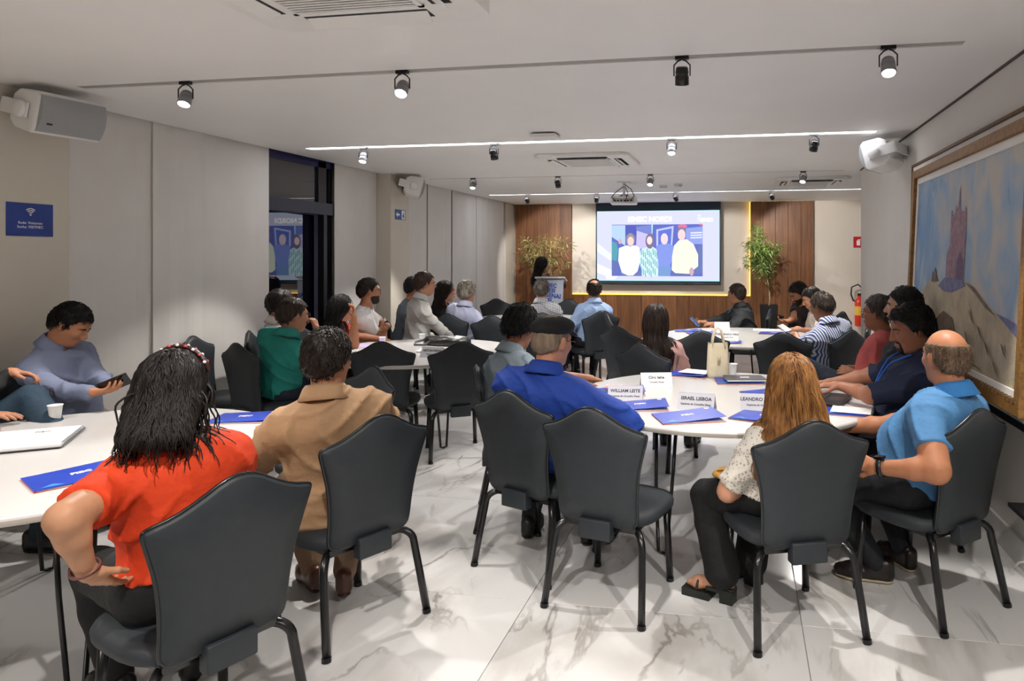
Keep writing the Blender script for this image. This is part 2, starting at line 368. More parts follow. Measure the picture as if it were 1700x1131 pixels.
CH = [  # x, y, facing(deg ccw from +Y), label
 (-1.73, 1.94, 67, 'charcoal banquet chair holding the woman in the orange blouse'),
 (-1.70, 2.74, 63, 'charcoal banquet chair holding the man in the tan jacket'),
 (-2.26, 3.50, 152, 'empty dark chair at the left table, seat showing between orange blouse and tan jacket'),
 (-4.1, 4.98, -78, 'empty dark chair seen sideways against the white blinds, left of the teal shirt'),
 (-3.60, 4.85, -22, 'dark banquet chair directly behind the man in the teal shirt'),
 (-2.77, 5.12, 17, 'empty black-looking chair pushed to the middle-left table, just right of the tan jacket'),
 (-2.24, 5.20, 33, 'empty chair at the middle-left table beside the grey shirt man, its seat showing'),
 (-1.27, 3.98, -72, 'chair seen edge-on carrying the man in the grey shirt'),
 (-1.00, 3.46, -22, 'charcoal chair holding the man in the royal blue shirt and black cap'),
 (-.567, 3.17, -14, 'empty charcoal chair in the foreground with its seat turned to the aisle'),
 (.18, 3.08, 21, 'charcoal chair holding the woman with long blonde hair'),
 (.80, 3.37, 42, 'charcoal chair holding the balding man in the light blue polo'),
 (-.60, 5.28, -27, 'chair holding the woman in the pink blouse'),
 (-.39, 6.34, 10, 'empty dark chair behind the cream tote bag'),
 (.35, 6.32, 0, 'empty dark chair at the front of the far right table, left of the striped shirt'),
 (-.98, 6.55, -30, 'empty grey chair just behind the long-haired woman in pink, to her left'),
 (-1.22, 7.75, -72, 'chair seen edge-on with a bright rim right of the pale blue shirt man'),
 (-1.80, 8.30, 36, 'grey chair holding the man in the pale blue shirt with a bald spot'),
 (-3.22, 7.65, -9, 'chair holding the curly grey-haired man in the lilac shirt'),
 (-2.70, 7.48, 4, 'empty chair mostly hidden behind the black-haired man in the grey shirt'),
 (-3.55, 9.85, -150, 'empty chair on the far side of the far table, near the blinds'),
 (-2.62, 9.95, 172, 'empty chair on the far side of the far table, in front of the lectern'),
 (-3.52, 7.0, -55, 'chair holding the man in the pale grey shirt and glasses by the far pillar'),
 (-3.98, 7.62, -60, 'chair by the far pillar almost hidden behind the pale grey shirt man'),
 (-3.72, 8.0, -55, 'chair holding the long-haired woman dressed in black'),
 (-2.28, 7.95, 4, 'chair holding the man in the checked shirt'),
 (.06, 8.75, 88, 'chair holding the man in the black jacket by the far right table'),
 (.72, 8.95, 130, 'chair holding the bearded man in the dark brown T-shirt'),
 (.90, 8.35, 110, 'chair holding the man in the cream T-shirt'),
 (1.02, 7.5, 80, 'empty navy-looking chair showing behind the striped shirt man'),
 (.76, 6.55, 40, 'chair holding the man in the blue and white striped shirt'),
 (.92, 5.28, 45, 'chair holding the man in the coral T-shirt'),
 (.95, 4.72, 70, 'chair hidden between the coral T-shirt and the navy shirt'),
 (.88, 4.15, 85, 'chair holding the bearded man in the navy shirt'),
 (-3.98, 3.52, -95, 'chair holding the man looking down at a phone by the left wall'),
 (-4.0, 2.78, -95, 'chair at the left edge holding the person in blue jeans'),
 (-3.95, 5.48, -65, 'chair holding the man in the patterned white shirt'),
 (-3.88, 6.02, -80, 'chair holding the woman in the red dress'),
 (-3.88, 6.53, -68, 'chair holding the man in the white T-shirt with crossed arms'),
]
c0 = make_chair()
for i, (x, y, a, lab) in enumerate(CH):
    o = c0 if i == 0 else copy_tree(c0)
    o.location = (x, y, 0); o.rotation_euler = (0, 0, math.radians(a)); tag(o, lab, 'chair', 'banquet chairs with pointed backs')
# ------------------------------------------------------------------ tables
TZ = .72; TR = .87
def make_table():
    e = empty('round_table')
    MB().lathe([(0.001, .69), (TR-.012, .69), (TR-.003, .693), (TR, .70), (TR, .711), (TR-.004, .718), (TR-.01, .72), (.001, .72)], 72).build('tabletop', m_lam, e, False)
    top = e.children[0]
    for p in top.data.polygons: p.use_smooth = False
    MB().lathe([(TR+.0006, .6985), (TR+.0012, .703), (TR+.0012, .708), (TR+.0006, .712)], 72, cap=False).build('edge_band', M('edge_band', 'b9b3aa', .4), top, True)
    for k in range(4):
        a = math.pi/4+k*math.pi/2; c, s = math.cos(a), math.sin(a); R = Matrix.Rotation(a, 3, 'Z')
        br = MB().box(.40, .66, -.075, .075, .645, .69, R).build('leg_bracket', m_black, e)
        lg = MB()
        for t in (-1, 1):
            P = [R @ Vector((.60, t*.06, .66)), R @ Vector((.625, t*.048, .35)), R @ Vector((.64, t*.024, .012)), R @ Vector((.64, 0, .008))]
            lg.tube(P, .0095, 8)
        lg.build('leg', m_blackm, e, True)
    return e
TB = [(-2.85, 2.48, 8, 'white round table in the left foreground with notepad and blue folder'), (-.135, 4.17, 20, 'white round table in the right foreground with name cards and tote bag'),
      (-2.82, 5.71, 0, 'white round table in the middle left with a black handbag on it'), (-2.75, 8.77, 10, 'white round table farthest back on the left, before the lectern'), (0, 7.35, 30, 'white round table at the far right beside the striped shirt man')]
t0 = make_table()
for i, (x, y, a, lab) in enumerate(TB):
    o = t0 if i == 0 else copy_tree(t0)
    o.location = (x, y, 0); o.rotation_euler = (0, 0, math.radians(a)); tag(o, lab, 'table', 'white round tables')
# ------------------------------------------------------------------ table items
m_blue = M('folder_blue', '1f3fae', .3, .08, 6); m_bluel = M('folder_light_blue', '3f8fe0', .3); m_orange = M('folder_orange', 'e0692a', .4); m_paper = M('paper_white', 'f2f2f0', .6, .01)
m_txt = M('print_white', 'fafafa', .5, 0); m_txtd = M('print_dark', '33343c', .5, 0); m_card = M('card_stock', 'c3c3ca', .6, .01)
def folder(x, y, rz, label, z=TZ, w=.30, d=.22, paper=False, open_=.02):
    e = empty('folder', (x, y, z), math.radians(rz), label, 'folder', 'blue conference folders')
    MB().box(-w/2, w/2, -d/2, d/2, .0005, .002).build('back_cover', m_orange, e)
    MB().box(-w/2+.006, w/2-.004, -d/2+.004, d/2-.004, .0022, .005).build('sheets', m_paper, e)
    n = 8; v = []; f = []
    for k in range(n+1):
        t = k/n; zz = .006+open_*t**1.4
        for yy in (-d/2, d/2): v += [(-w/2+w*t, yy, zz), (-w/2+w*t, yy, zz+.0015)]
    for k in range(n):
        a = 4*k; b = a+4; f += [(a, b, b+2, a+2), (a+1, a+3, b+3, b+1), (a, a+1, b+1, b), (a+2, b+2, b+3, a+3)]
    f += [(0, 2, 3, 1), (4*n, 4*n+1, 4*n+3, 4*n+2)]
    cv = meshobj('front_cover', v, f, m_blue, e)
    al = math.atan2(open_, w)
    def on(u, vv, lift=.0012):
        t = (u+w/2)/w; return Vector((u, vv, .0075+open_*t**1.4+lift))
    text('print', 'FIEC', .034, m_txt, cv, frame(on(-.0, .01), (1, 0, al), (0, 1, 0)), bold=.0012)
    q = [on(-w/2+.02, -d/2+.02), on(-w/2+.09, -d/2+.012), on(-w/2+.06, -d/2+.05)]
    meshobj('print_shape', q, [(0, 1, 2)], m_bluel, cv)
    q = [on(w/2-.05, d/2-.03), on(w/2-.03, d/2-.04), on(w/2-.02, d/2-.02), on(w/2-.045, d/2-.015)]
    meshobj('print_shape', q, [(0, 1, 2, 3)], m_txt, cv)
    if paper: MB().box(-.06, .14, -.06, .10, .0105+open_, .0112+open_).build('loose_sheet', m_paper, e)
    return e
def namecard(x, y, rz, label, name=None, sub=None, z=TZ, w=.20, hh=.085, mat=None):
    e = empty('name_card', (x, y, z), math.radians(rz), label, 'name card', 'folded name cards')
    t = .05; mat = mat or m_card
    for s, nm in ((-1, 'front_panel'), (1, 'back_panel')):
        v = [(-w/2, s*t, 0), (w/2, s*t, 0), (w/2, 0, hh), (-w/2, 0, hh)]; v += [(a, b-s*.0012, c) for a, b, c in v]
        f = [(0, 1, 2, 3), (7, 6, 5, 4), (0, 4, 5, 1), (1, 5, 6, 2), (2, 6, 7, 3), (3, 7, 4, 0)]
        p = meshobj(nm, v, f, mat, e)
        if s < 0 and name:
            ya = Vector((0, t, hh)).normalized(); nrm = Vector((1, 0, 0)).cross(ya)
            def at(zf): return Vector((0, -t+t*zf, hh*zf))+nrm*.0006
            text('print', name, .026, m_txtd, p, frame(at(.66), (1, 0, 0), ya), bold=.0008)
            text('print', sub, .0145, m_txtd, p, frame(at(.34), (1, 0, 0), ya), bold=.0003)
    return e
def cup(x, y, label, z=TZ, r=.032, hh=.075, mat=None):
    g = mat or M('cup_plastic', 'e8ecef', .15, .01)
    e = empty('plastic_cup', (x, y, z), 0, label, 'cup', 'disposable cups')
    MB().lathe([(r*.7, 0), (r*.72, .002), (r*.97, hh), (r*1.06, hh+.001), (r*1.06, hh+.004), (r*.93, hh+.003), (r*.68, .006), (.001, .005)], 24, cap=False).build('cup_wall', g, e, True)
    MB().lathe([(.001, hh*.55), (r*.8, hh*.55)], 24, cap=False).build('drink', M('coffee', '2a1c14', .1), e)
    return e
# table 2 (right foreground)
folder(-.27, 3.56, 22, 'blue folder opened a little at the near edge, before the middle name card', w=.33, d=.23, open_=.022)
folder(-.55, 3.78, 12, 'blue folder tucked under the leftmost grey name card', open_=.02)
folder(.12, 3.62, -22, 'blue folder with orange underside touching the blonde hair', w=.32)
folder(-.73, 4.16, 12, 'blue folder under a red and white leaflet beside the royal blue sleeve')
MB().box(-.07, .07, -.05, .05, 0, .003).build('leaflet', M('leaflet_red', 'd0544c', .5, .3, 25, col2='f3e7e2'), loc=(-.75, 4.16, TZ+.035)); tag(bpy.data.objects['leaflet'], 'small red and white leaflet lying on a blue folder', 'leaflet')
folder(-.36, 4.86, -20, 'blue folder with a loose white sheet just left of the tote bag', paper=True, open_=.015)
folder(.17, 4.27, 28, 'blue folder lying flat left of the blonde woman\'s head', open_=.008)
folder(-.02, 4.66, 8, 'blue folder underneath the dark grey notebook', open_=.006)
nb = empty('notebook', (.02, 4.66, TZ+.016), .2, 'dark grey notebook lying on a blue folder behind the blonde woman', 'notebook')
bx('cover', -.13, .13, -.09, .09, .0, .003, M('notebook_grey', '4a4c50', .5), nb); bx('pages', -.128, .128, -.088, .088, .003, .012, m_paper, nb); bx('cover', -.13, .13, -.09, .09, .012, .015, M('notebook_grey', '4a4c50', .5), nb, bevel=.001); bx('badge', -.03, .03, -.012, .012, .0151, .0156, m_txt, nb)
folder(.53, 3.83, -12, 'blue folder under white sheets beside the laptop', w=.24, d=.17, paper=True, open_=.004)
namecard(-.66, 3.95, 6, 'grey name card in front of the royal blue shirt', 'WILLIAM LEITE', 'Suplente do Conselho Fiscal')
namecard(-.24, 3.80, -8, 'grey name card between the two other printed cards, at the middle of the near table', 'ISRAEL LISBOA', 'Suplente do Conselho Fiscal')
namecard(.11, 3.84, 0, 'pale name card left of the blonde hair', 'LEANDRO TEIXEIRA', 'Suplente do Conselho Fiscal', w=.23)
namecard(-.54, 4.42, 14, 'white name card turned away at the back of the near table', 'Ciro leite', 'Conselho Fiscal', mat=m_paper)
cup(-.06, 4.92, 'empty clear cup beside the tote bag', mat=M('cup_plastic', 'e8ecef', .15, .01))
lp = empty('laptop', (.47, 4.13, TZ), math.radians(70), 'open black laptop in front of the man in navy', 'laptop')
bx('base', -.17, .17, -.12, .12, .004, .02, M('laptop_black', '17181b', .4), lp, bevel=.003)
for r in range(5):
    for c in range(12): bx('key', -.145+c*.0243, -.145+c*.0243+.02, -.01+r*.022, -.01+r*.022+.018, .0201, .0225, M('key_black', '26282c', .5), lp)
bx('trackpad', -.05, .05, -.10, -.03, .0201, .0207, M('trackpad', '2a2c30', .3), lp)
sR = Matrix.Rotation(math.radians(20), 3, 'X')
MB().box(-.17, .17, 0, .008, 0, .21, Matrix.Rotation(math.radians(-25), 3, 'X'), (0, .12, .02)).build('lid', M('laptop_black', '17181b', .4), lp, bevel=.002)
MB().box(-.16, .16, -.0012, -.0004, .012, .2, Matrix.Rotation(math.radians(-25), 3, 'X'), (0, .12, .02)).build('display', EM('laptop_display', 'b8c4e8', 1.2), lp)
# tote bag
bag = empty('tote_bag', (-.16, 4.80, TZ), math.radians(12), 'cream canvas tote bag with two handles standing on the near right table', 'bag')
v = []; f = []; ring = 28; prof = [(0, 1, .045), (.02, 1.03, .05), (.10, 1.0, .045), (.19, .95, .035), (.235, .93, .028)]
for (z, sx, dy) in prof:
    for k in range(ring):
        a = 2*math.pi*k/ring; c, s = math.cos(a), math.sin(a)
        v.append((math.copysign(abs(c)**.45, c)*.073*sx, math.copysign(abs(s)**.45, s)*dy+.004*math.sin(5*a+z*40), z+.006*math.sin(3*a)*(z > .2)))
for i in range(len(prof)-1):
    for k in range(ring): f.append((i*ring+k, i*ring+(k+1) % ring, (i+1)*ring+(k+1) % ring, (i+1)*ring+k))
f.append(tuple(range(ring-1, -1, -1)))
m_canvas = M('canvas_cream', 'ded2b4', .85, .06, 20, .2, 400)
meshobj('bag_body', v, f, m_canvas, bag, True)
for s in (-1, 1): MB().tube([(-.045, s*.028, .20), (-.035, s*.027, .27), (-.022, s*.022, .325), (0, s*.02, .343), (.022, s*.022, .325), (.035, s*.027, .27), (.045, s*.028, .20)], .006, 6).build('handle', m_canvas, bag, True)
text('print', 'FIEC', .03, M('bag_print', '8b7a55', .7), bag, frame((0, -.0515, .12), (0, 0, 1), (-1, 0, 0)))
# table 1 (left foreground)
folder(-2.454, 2.22, 60, 'blue folder at the elbow of the woman in orange', w=.32, d=.23, open_=.012)
folder(-2.50, 3.15, 15, 'blue folder between the orange blouse and the tan jacket', open_=.01)
folder(-3.52, 2.62, 35, 'blue folder corner at the left picture edge under the notepad', open_=.004, w=.2, d=.15)
cp = empty('clipboard', (-3.18, 2.55, TZ), math.radians(35), 'open white notepad with printed sheets on a clipboard', 'notepad')
bx('board', -.22, .22, -.19, .19, .006, .009, M('clip_grey', '6a6c72', .4), cp); bx('sheets', -.216, .215, -.186, .186, .009, .02, m_paper, cp)
bx('top_sheet', -.214, .21, -.184, .18, .0201, .0207, m_paper, cp)
for k in range(18): MB().tube([(.205, -.16+k*.018, .012), (.219, -.16+k*.018, .027), (.227, -.16+k*.018, .012), (.219, -.16+k*.018, .003)], .0016, 5).build('spiral_ring', M('ring_metal', 'a0a4aa', .2, metal=.8), cp)
text('print', 'FIEC', .03, m_txtd, cp, frame((.08, .1, .0212), (1, 0, 0), (0, 1, 0)))
cup(-3.42, 2.95, 'white disposable cup with dark coffee by the blue jeans knee', mat=M('cup_white', 'f0f0ee', .3))
# table 3 (middle left)
cup(-3.3, 5.98, 'clear water cup in front of the red dress, left of the handbag'); cup(-3.05, 6.28, 'clear water cup next to the black handbag')
hb = empty('handbag', (-2.73, 6.12, TZ), -.1, 'black leather handbag lying flat on the middle left table', 'handbag')
v = []; f = []; ring = 32; prof = [(.0, .8), (.01, 1), (.045, 1.0), (.072, .85), (.082, .4)]
for (z, s) in prof:
    for k in range(ring):
        a = 2*math.pi*k/ring; v.append((math.cos(a)*.24*s*(1+.06*math.sin(3*a)), math.sin(a)*.13*s, z+.008*math.sin(4*a)*(z > .03)))
for i in range(4):
    for k in range(ring): f.append((i*ring+k, i*ring+(k+1) % ring, (i+1)*ring+(k+1) % ring, (i+1)*ring+k))
f += [tuple(range(ring-1, -1, -1)), tuple(4*ring+k for k in range(ring))]
m_leather = M('black_leather', '131314', .35, .2, 20, .3, 60)
meshobj('bag_body', v, f, m_leather, hb, True)
MB().tube([(-.2, -.03, .05), (-.27, -.08, .03), (-.25, -.14, .012), (-.15, -.13, .012), (-.08, -.08, .06)], .011, 8).build('strap', M('bag_strap', '4a4846', .4), hb, True)
MB().tube([(-.02, -.1, .07), (.1, -.115, .05), (.18, -.08, .055)], .006, 6).build('zip', m_blackm, hb, True)
namecard(-2.5, 5.35, -6, 'grey name card between the two empty chairs', 'NETON PAIVA', 'Conselho Fiscal', mat=m_card)
def napkin(x, y, label):
    v = []; f = []; n = 7
    for i in range(n):
        for j in range(n): v.append((-.05+.1*i/(n-1), -.04+.08*j/(n-1), .004+.02*random.random()*(0 < i < n-1 and 0 < j < n-1)+.012*math.sin(i*1.3+j)**2))
    for i in range(n-1):
        for j in range(n-1): a = i*n+j; f.append((a, a+n, a+n+1, a+1))
    k = len(v); v += [(a, b, c-.002) for a, b, c in v]; f += [tuple(k+q for q in g[::-1]) for g in f]
    tag(meshobj('napkin', v, f, m_paper, loc=(x, y, TZ)), label, 'napkin', 'crumpled napkins')
napkin(-3.28, 5.52, 'crumpled white napkin nearest the tan jacket man\'s head'); napkin(-3.13, 5.50, 'crumpled white napkin behind the left empty chair'); napkin(-2.73, 5.62, 'crumpled white napkin in front of the handbag')
tag(MB().box(-.15, .15, -.1, .1, 0, .002).build('sheet_of_paper', M('paper_lilac', 'b9a5dd', .5), loc=(-3.38, 5.9, TZ)), 'lilac sheet of paper under the elbow of the woman in red', 'paper')
# table 5 (far right)
folder(-.58, 7.72, 6, 'blue folder at the left of the far right table, farther one', open_=.01); folder(-.42, 7.48, 20, 'blue folder at the left of the far right table, nearer one', open_=.01)
folder(.34, 7.62, -10, 'blue folder beside the striped shirt man\'s hands', open_=.006); folder(-.1, 6.72, 10, 'small blue folder at the front edge of the far right table', w=.2, d=.14, open_=.01)
namecard(-.13, 6.98, 3, 'white name card at the middle of the far right table', 'FERNANDO PIRES', 'Conselho Fiscal', mat=m_paper); namecard(-.22, 7.98, 8, 'white name card in front of the black jacket', None, None, mat=m_paper, w=.17)
tag(MB().box(-.15, .15, -.1, .1, 0, .002).build('sheet_of_paper', m_paper, loc=(.28, 8.0, TZ)), 'white sheet of paper at the back of the far right table', 'paper')
# table 4
namecard(-2.6, 8.3, 4, 'white name card on the farthest left table', None, None, mat=m_paper); tag(MB().box(-.15, .15, -.1, .1, 0, .002).build('sheet_of_paper', m_paper, loc=(-2.9, 8.35, TZ)), 'white sheet of paper on the farthest left table', 'paper')
# ------------------------------------------------------------------ led strips in the slots
for (sy, x0, x1, lab) in ((5.96, -4.05, 1.08, 'long white LED strip recessed across the middle of the ceiling'), (10.98, -4.12, 1.85, 'long white LED strip recessed in the ceiling near the screen')):
    e = empty('led_strip', ((x0+x1)/2, sy, H), 0, lab, 'led strip', 'recessed ceiling LED strips'); hw = (x1-x0)/2
    bx('diffuser', -hw+.002, hw-.002, -.043, -.003, .004, .012, m_led, e); bx('housing', -hw+.002, hw-.002, -.044, -.001, .012, .04, m_white, e)
# ------------------------------------------------------------------ track spotlights
def spot(x, y, tgt, lit_view, label, power=1.0, tilt_color='fff9f2'):
    e = empty('track_spotlight', (x, y, H), 0, label, 'spotlight', 'track spotlights')
    d = (Vector(tgt)-Vector((x, y, H-.09))).normalized(); c = Vector((0, 0, -.095))
    bx('adapter', -.035, .035, -.012, .012, -.012, .03, m_blackm, e)
    side = d.cross(Vector((0, 0, 1))).normalized()
    yk = MB()
    for s in (-1, 1): yk.tube([(0, 0, -.01), side*s*.022+Vector((0, 0, -.02)), side*s*.041+Vector((0, 0, -.04)), c+side*s*.041], .004, 6)
    yk.build('yoke', m_blackm, e, True)
    R = d.to_track_quat('Z', 'Y').to_matrix()
    hd = MB().lathe([(.001, -.045), (.026, -.045), (.03, -.04), (.034, -.02), (.034, -.012), (.031, -.010), (.031, -.004), (.035, 0), (.036, .045), (.033, .045), (.031, .03)], 20, c, R, cap=False).build('lamp_head', m_blackm if not lit_view else M('lamp_lit_grey', '8d8d90', .4), e, True)  # heads turned to the view are paler, their lit look put into the colour
    MB().lathe([(.001, .034), (.031, .034)], 20, c, R, cap=False).build('lens', m_bulb, hd)
    ld = bpy.data.lights.new('spot_light', 'SPOT'); ld.energy = SPOT_POWER*power; ld.spot_size = math.radians(74); ld.spot_blend = .3; ld.shadow_soft_size = .03
    ld.color = lin(tilt_color)[:3]
    lo = bpy.data.objects.new('spot_light', ld); lo.location = c+d*.05; lo.rotation_euler = d.to_track_quat('-Z', 'Y').to_euler(); link(lo, e)
SP = [(-3.207, 3.55, (-2.9, 2.3, 0), 1, 'lit spotlight on the near track, closest to the left wall'), (-1.841, 3.55, (-1.6, 1.7, 0), 1, 'dazzling lit spotlight on the near track left of centre'),
      (-.30, 3.55, (-.4, 4.6, 0), 0, 'black spotlight on the near track pointing away, right of centre'), (.703, 3.55, (.6, 2.3, 0), 1, 'lit spotlight on the near track toward the right wall'),
      (-3.492, 5.975, (-3.4, 4.9, 0), 1, 'lit spotlight below the long LED strip near the glass door'), (-2.206, 5.975, (-2.2, 7.2, 0), 0, 'black spotlight below the long LED strip left of centre'),
      (-.594, 5.975, (-.6, 4.7, 0), 1, 'lit spotlight below the long LED strip, third from the left'), (.596, 5.975, (.2, 7.3, 0), 0, 'tilted black spotlight at the right end of the long LED strip'),
      (-3.442, 8.55, (-3.3, 7.2, 0), 1, 'lit spotlight on the third track near the blinds'), (-2.302, 8.55, (-2.2, 9.8, 0), 0, 'black tilted spotlight on the third track left of the projector'),
      (-1.116, 8.55, (-1.2, 7.2, 0), 1, 'lit spotlight on the third track right of the projector'), (.726, 8.55, (.1, 7.1, 0), 1, 'lit spotlight in front of the far ceiling air conditioner'),
      (-3.485, 10.995, (-3.4, 12.9, 1.3), 0, 'small black spotlight nearest the left on the far LED track'), (-2.314, 10.995, (-2.7, 12.9, 1.0), 0, 'small black spotlight left of the projector on the far LED track'),
      (-1.032, 10.995, (-.3, 12.9, 1.0), 0, 'small black spotlight right of the projector on the far LED track'), (.461, 10.995, (1.3, 12.9, 1.3), 0, 'small black spotlight before the right timber panel on the far LED track'),
      (-3.2, 1.15, (-3.0, 2.6, 0), 0, 'spotlight on the track above the camera, left'), (-.9, 1.15, (-1.2, 2.4, 0), 0, 'spotlight on the track above the camera, middle'), (.75, 1.15, (.35, 2.6, 0), 0, 'spotlight on the track above the camera, right'),
      (-2.2, -1.25, (-2.2, .4, 0), 0, 'spotlight on the rearmost track, left'), (.3, -1.25, (.2, .4, 0), 0, 'spotlight on the rearmost track, right')]
for (x, y, t, lv, lab) in SP:
    spot(x, y, t, lv, lab, .95 if y > 10 else (1.25 if y > 8 else 1.0))
# ------------------------------------------------------------------ ceiling cassettes
def cassette(x, y, label, drop=.035):
    e = empty('ceiling_air_conditioner', (x, y, H), 0, label, 'air conditioner', 'ceiling cassette air conditioners')
    s = .475; c = .06
    o = [(-s+c, -s), (s-c, -s), (s, -s+c), (s, s-c), (s-c, s), (-s+c, s), (-s, s-c), (-s, -s+c)]
    MB().prism(o, drop, lambda a, b, d: (a, b, -d)).build('panel', m_white, e, bevel=.008)
    g = .27
    fr = MB()
    for (a, b, c_, d_) in ((-g, g, -g, -g+.02), (-g, g, g-.02, g), (-g, -g+.02, -g, g), (g-.02, g, -g, g)): fr.box(a, b, c_, d_, -drop-.008, -drop+.002)
    fr.build('grille_frame', m_white, e)
    bx('grille_backing', -g+.01, g-.01, -g+.01, g-.01, -drop-.0012, -drop, M('grille_dark', '3a3936', .8), e)
    for k in range(22): bx('grille_slat', -g+.02, g-.02, -g+.03+k*.023, -g+.042+k*.023, -drop-.006, -drop-.001, m_white, e)
    for k in range(4):
        R = Matrix.Rotation(k*math.pi/2, 3, 'Z')
        MB().box(-.26, .26, .305, .385, -drop-.0012, -drop+.001, R).build('outlet', M('outlet_dark', '2a2a2a', .7), e)
        Rf = R @ Matrix.Rotation(math.radians(-26), 3, 'X')
        MB().box(-.255, .255, -.032, .032, -.003, .003, Rf, R @ Vector((0, .35, -drop-.012))).build('flap', m_white, e, bevel=.002)
cassette(-1.45, 2.18, 'large white ceiling air conditioner cut by the top edge of the picture', .07); cassette(-1.57, 7.1, 'white ceiling air conditioner in the middle of the room'); cassette(.9, 9.6, 'white ceiling air conditioner at the far right')
cassette(-.3, -.3, 'white ceiling air conditioner behind the camera')
# access point, detectors, projector
ap = empty('access_point', (-1.604, 5.56, H), 0, 'white wireless access point above the long LED strip', 'access point')
bx('body', -.11, .11, -.1, .1, -.045, -.01, m_white, ap, bevel=.015); bx('mount', -.09, .09, -.02, .12, -.012, 0, m_black, ap)
for (x, y, lab) in ((-1.106, 9.9, 'small white smoke detector right of the projector mount, left one'), (-.879, 9.77, 'small white smoke detector right of the projector mount, right one')):
    e = empty('smoke_detector', (x, y, H), 0, lab, 'smoke detector', 'ceiling smoke detectors')
    MB().lathe([(.06, 0), (.06, -.014), (.05, -.02), (.046, -.034), (.03, -.042), (.001, -.044)], 20).build('housing', m_white, e, True); MB().lathe([(.052, -.021), (.048, -.032)], 20, cap=False).build('vent_ring', m_grey, e)
pj = empty('projector', (-1.592, 9.4, H), math.radians(6), 'white projector hanging from the ceiling in front of the screen', 'projector')
bx('ceiling_plate', -.09, .09, -.09, .09, -.012, 0, m_white, pj, bevel=.004); MB().tube([(0, 0, -.01), (0, 0, -.19)], .018, 10).build('pole', m_white, pj, True)
bx('body', -.18, .18, -.14, .14, -.305, -.20, m_white, pj, bevel=.02); bx('rear_panel', -.15, .15, -.1445, -.139, -.285, -.225, m_grey, pj)
for k in range(6): bx('socket', -.13+k*.045, -.105+k*.045, -.147, -.144, -.27, -.25, m_black, pj)
MB().lathe([(.04, 0), (.04, .02), (.03, .022), (.001, .015)], 16, (-.09, .14, -.25), Matrix.Rotation(-math.pi/2, 3, 'X')).build('lens', m_blackm, pj, True)
for k, P in enumerate(([(.02, .02, -.03), (-.12, -.12, -.16), (-.16, -.16, -.22), (-.1, -.15, -.27)], [(.01, 0, -.05), (.06, -.1, -.15), (.03, -.18, -.28), (.08, -.15, -.25)], [(0, 0, -.02), (.1, -.06, -.1), (.15, -.16, -.2), (.1, -.15, -.26)])): MB().tube(P, .006, 6).build('cable', m_black, pj, True)
for s in (-1, 1): MB().tube([(0, 0, -.17), (s*.1, .05, -.2)], .008, 6).build('mount_arm', m_black, pj)
# ------------------------------------------------------------------ wall speakers
def speaker(loc, rz, tilt, label, roll=0):
    e = empty('wall_speaker', loc, rz, label, 'speaker', 'white wall-mounted loudspeakers'); e.rotation_euler = (tilt, roll, rz)
    pr = [(-.11, -.075), (-.11, .075), (-.06, .115), (.075, .125), (.10, .10), (.10, -.10), (.075, -.125), (-.06, -.115)]
    MB().prism(pr, .40, lambda a, b, d: (d-.20, a, b)).build('cabinet', m_white, e, bevel=.014)
    v = []; f = []; n = 10
    for k in range(n+1):
        t = -1+2*k/n; y = .102+.03*(1-t*t)
        for x in (-.185, .185): v.append((x, y, .108*t))
    for k in range(n): f.append((2*k, 2*k+1, 2*k+3, 2*k+2))
    k0 = len(v); v += [(a, .09, c) for a, b, c in v]; f += [tuple(k0+i for i in g[::-1]) for g in f]
    f += [tuple([2*k for k in range(n+1)]+[k0+2*k for k in range(n, -1, -1)]), tuple([2*k+1 for k in range(n, -1, -1)]+[k0+2*k+1 for k in range(n+1)])]
    g = meshobj('grille', v, f, M('speaker_grille', 'a9abac', .6, .05, 200, .4, 700), e, False)
    bx('logo', .12, .15, .128, .131, -.06, -.05, M('logo_dark', '33383c', .5), g)
    br = MB()
    for s in (-1, 1): br.box(s*.212-.006, s*.212+.006, -.17, .05, -.045, .045)
    br.box(-.215, .215, -.18, -.165, -.045, .045); br.build('bracket', m_white, e, bevel=.004)
    for s in (-1, 1): MB().lathe([(.001, 0), (.05, 0), (.05, .012), (.035, .022), (.001, .024)], 20, (s*.216, 0, 0), Matrix.Rotation(s*math.pi/2, 3, 'Y')).build('knob', m_white, e, True)
speaker((-4.09, 3.56, 2.41), math.radians(-97), math.radians(-14), 'white loudspeaker with grey grille high on the near left pillar')
speaker((-4.06, 8.12, 2.42), math.radians(-62), math.radians(-14), 'white loudspeaker above the exit sign on the far pillar')
speaker((1.17, 6.15, 2.40), math.radians(62), math.radians(-14), 'white loudspeaker high on the right wall beside the painting')
# ------------------------------------------------------------------ signs
def sign_on_left(x, y0, y1, z0, z1, mat, name, label):
    e = empty(name, (x, (y0+y1)/2, (z0+z1)/2), 0, label, 'sign'); hw, hh = (y1-y0)/2, (z1-z0)/2
    bx('plate', 0, .004, -hw, hw, -hh, hh, mat, e); return e
def fr_left(y, z): return frame((.0046, y, z), (0, 1, 0), (0, 0, 1))
wf = sign_on_left(-4.29, 3.40, 3.683, 1.674, 1.876, M('wifi_blue', '1c3d92', .4, .15, 6), 'wifi_sign', 'blue wireless network sign on the near left pillar')
for k, r in enumerate((.012, .024, .036)):
    P = [(.0055, math.sin(a)*r, .032+math.cos(a)*r) for a in [math.radians(-45+9*j) for j in range(11)]]; MB().tube(P, .0036, 6).build('wifi_arc', m_txt, wf)
MB().lathe([(.006, 0), (.006, .001)], 12, (.0045, 0, .03), Matrix.Rotation(math.pi/2, 3, 'Y')).build('wifi_dot', m_txt, wf)
text('print', 'Rede: Visitantes', .023, m_txt, wf, fr_left(0, -.02)); text('print', 'Senha: VISITFIEC', .023, m_txt, wf, fr_left(0, -.045))
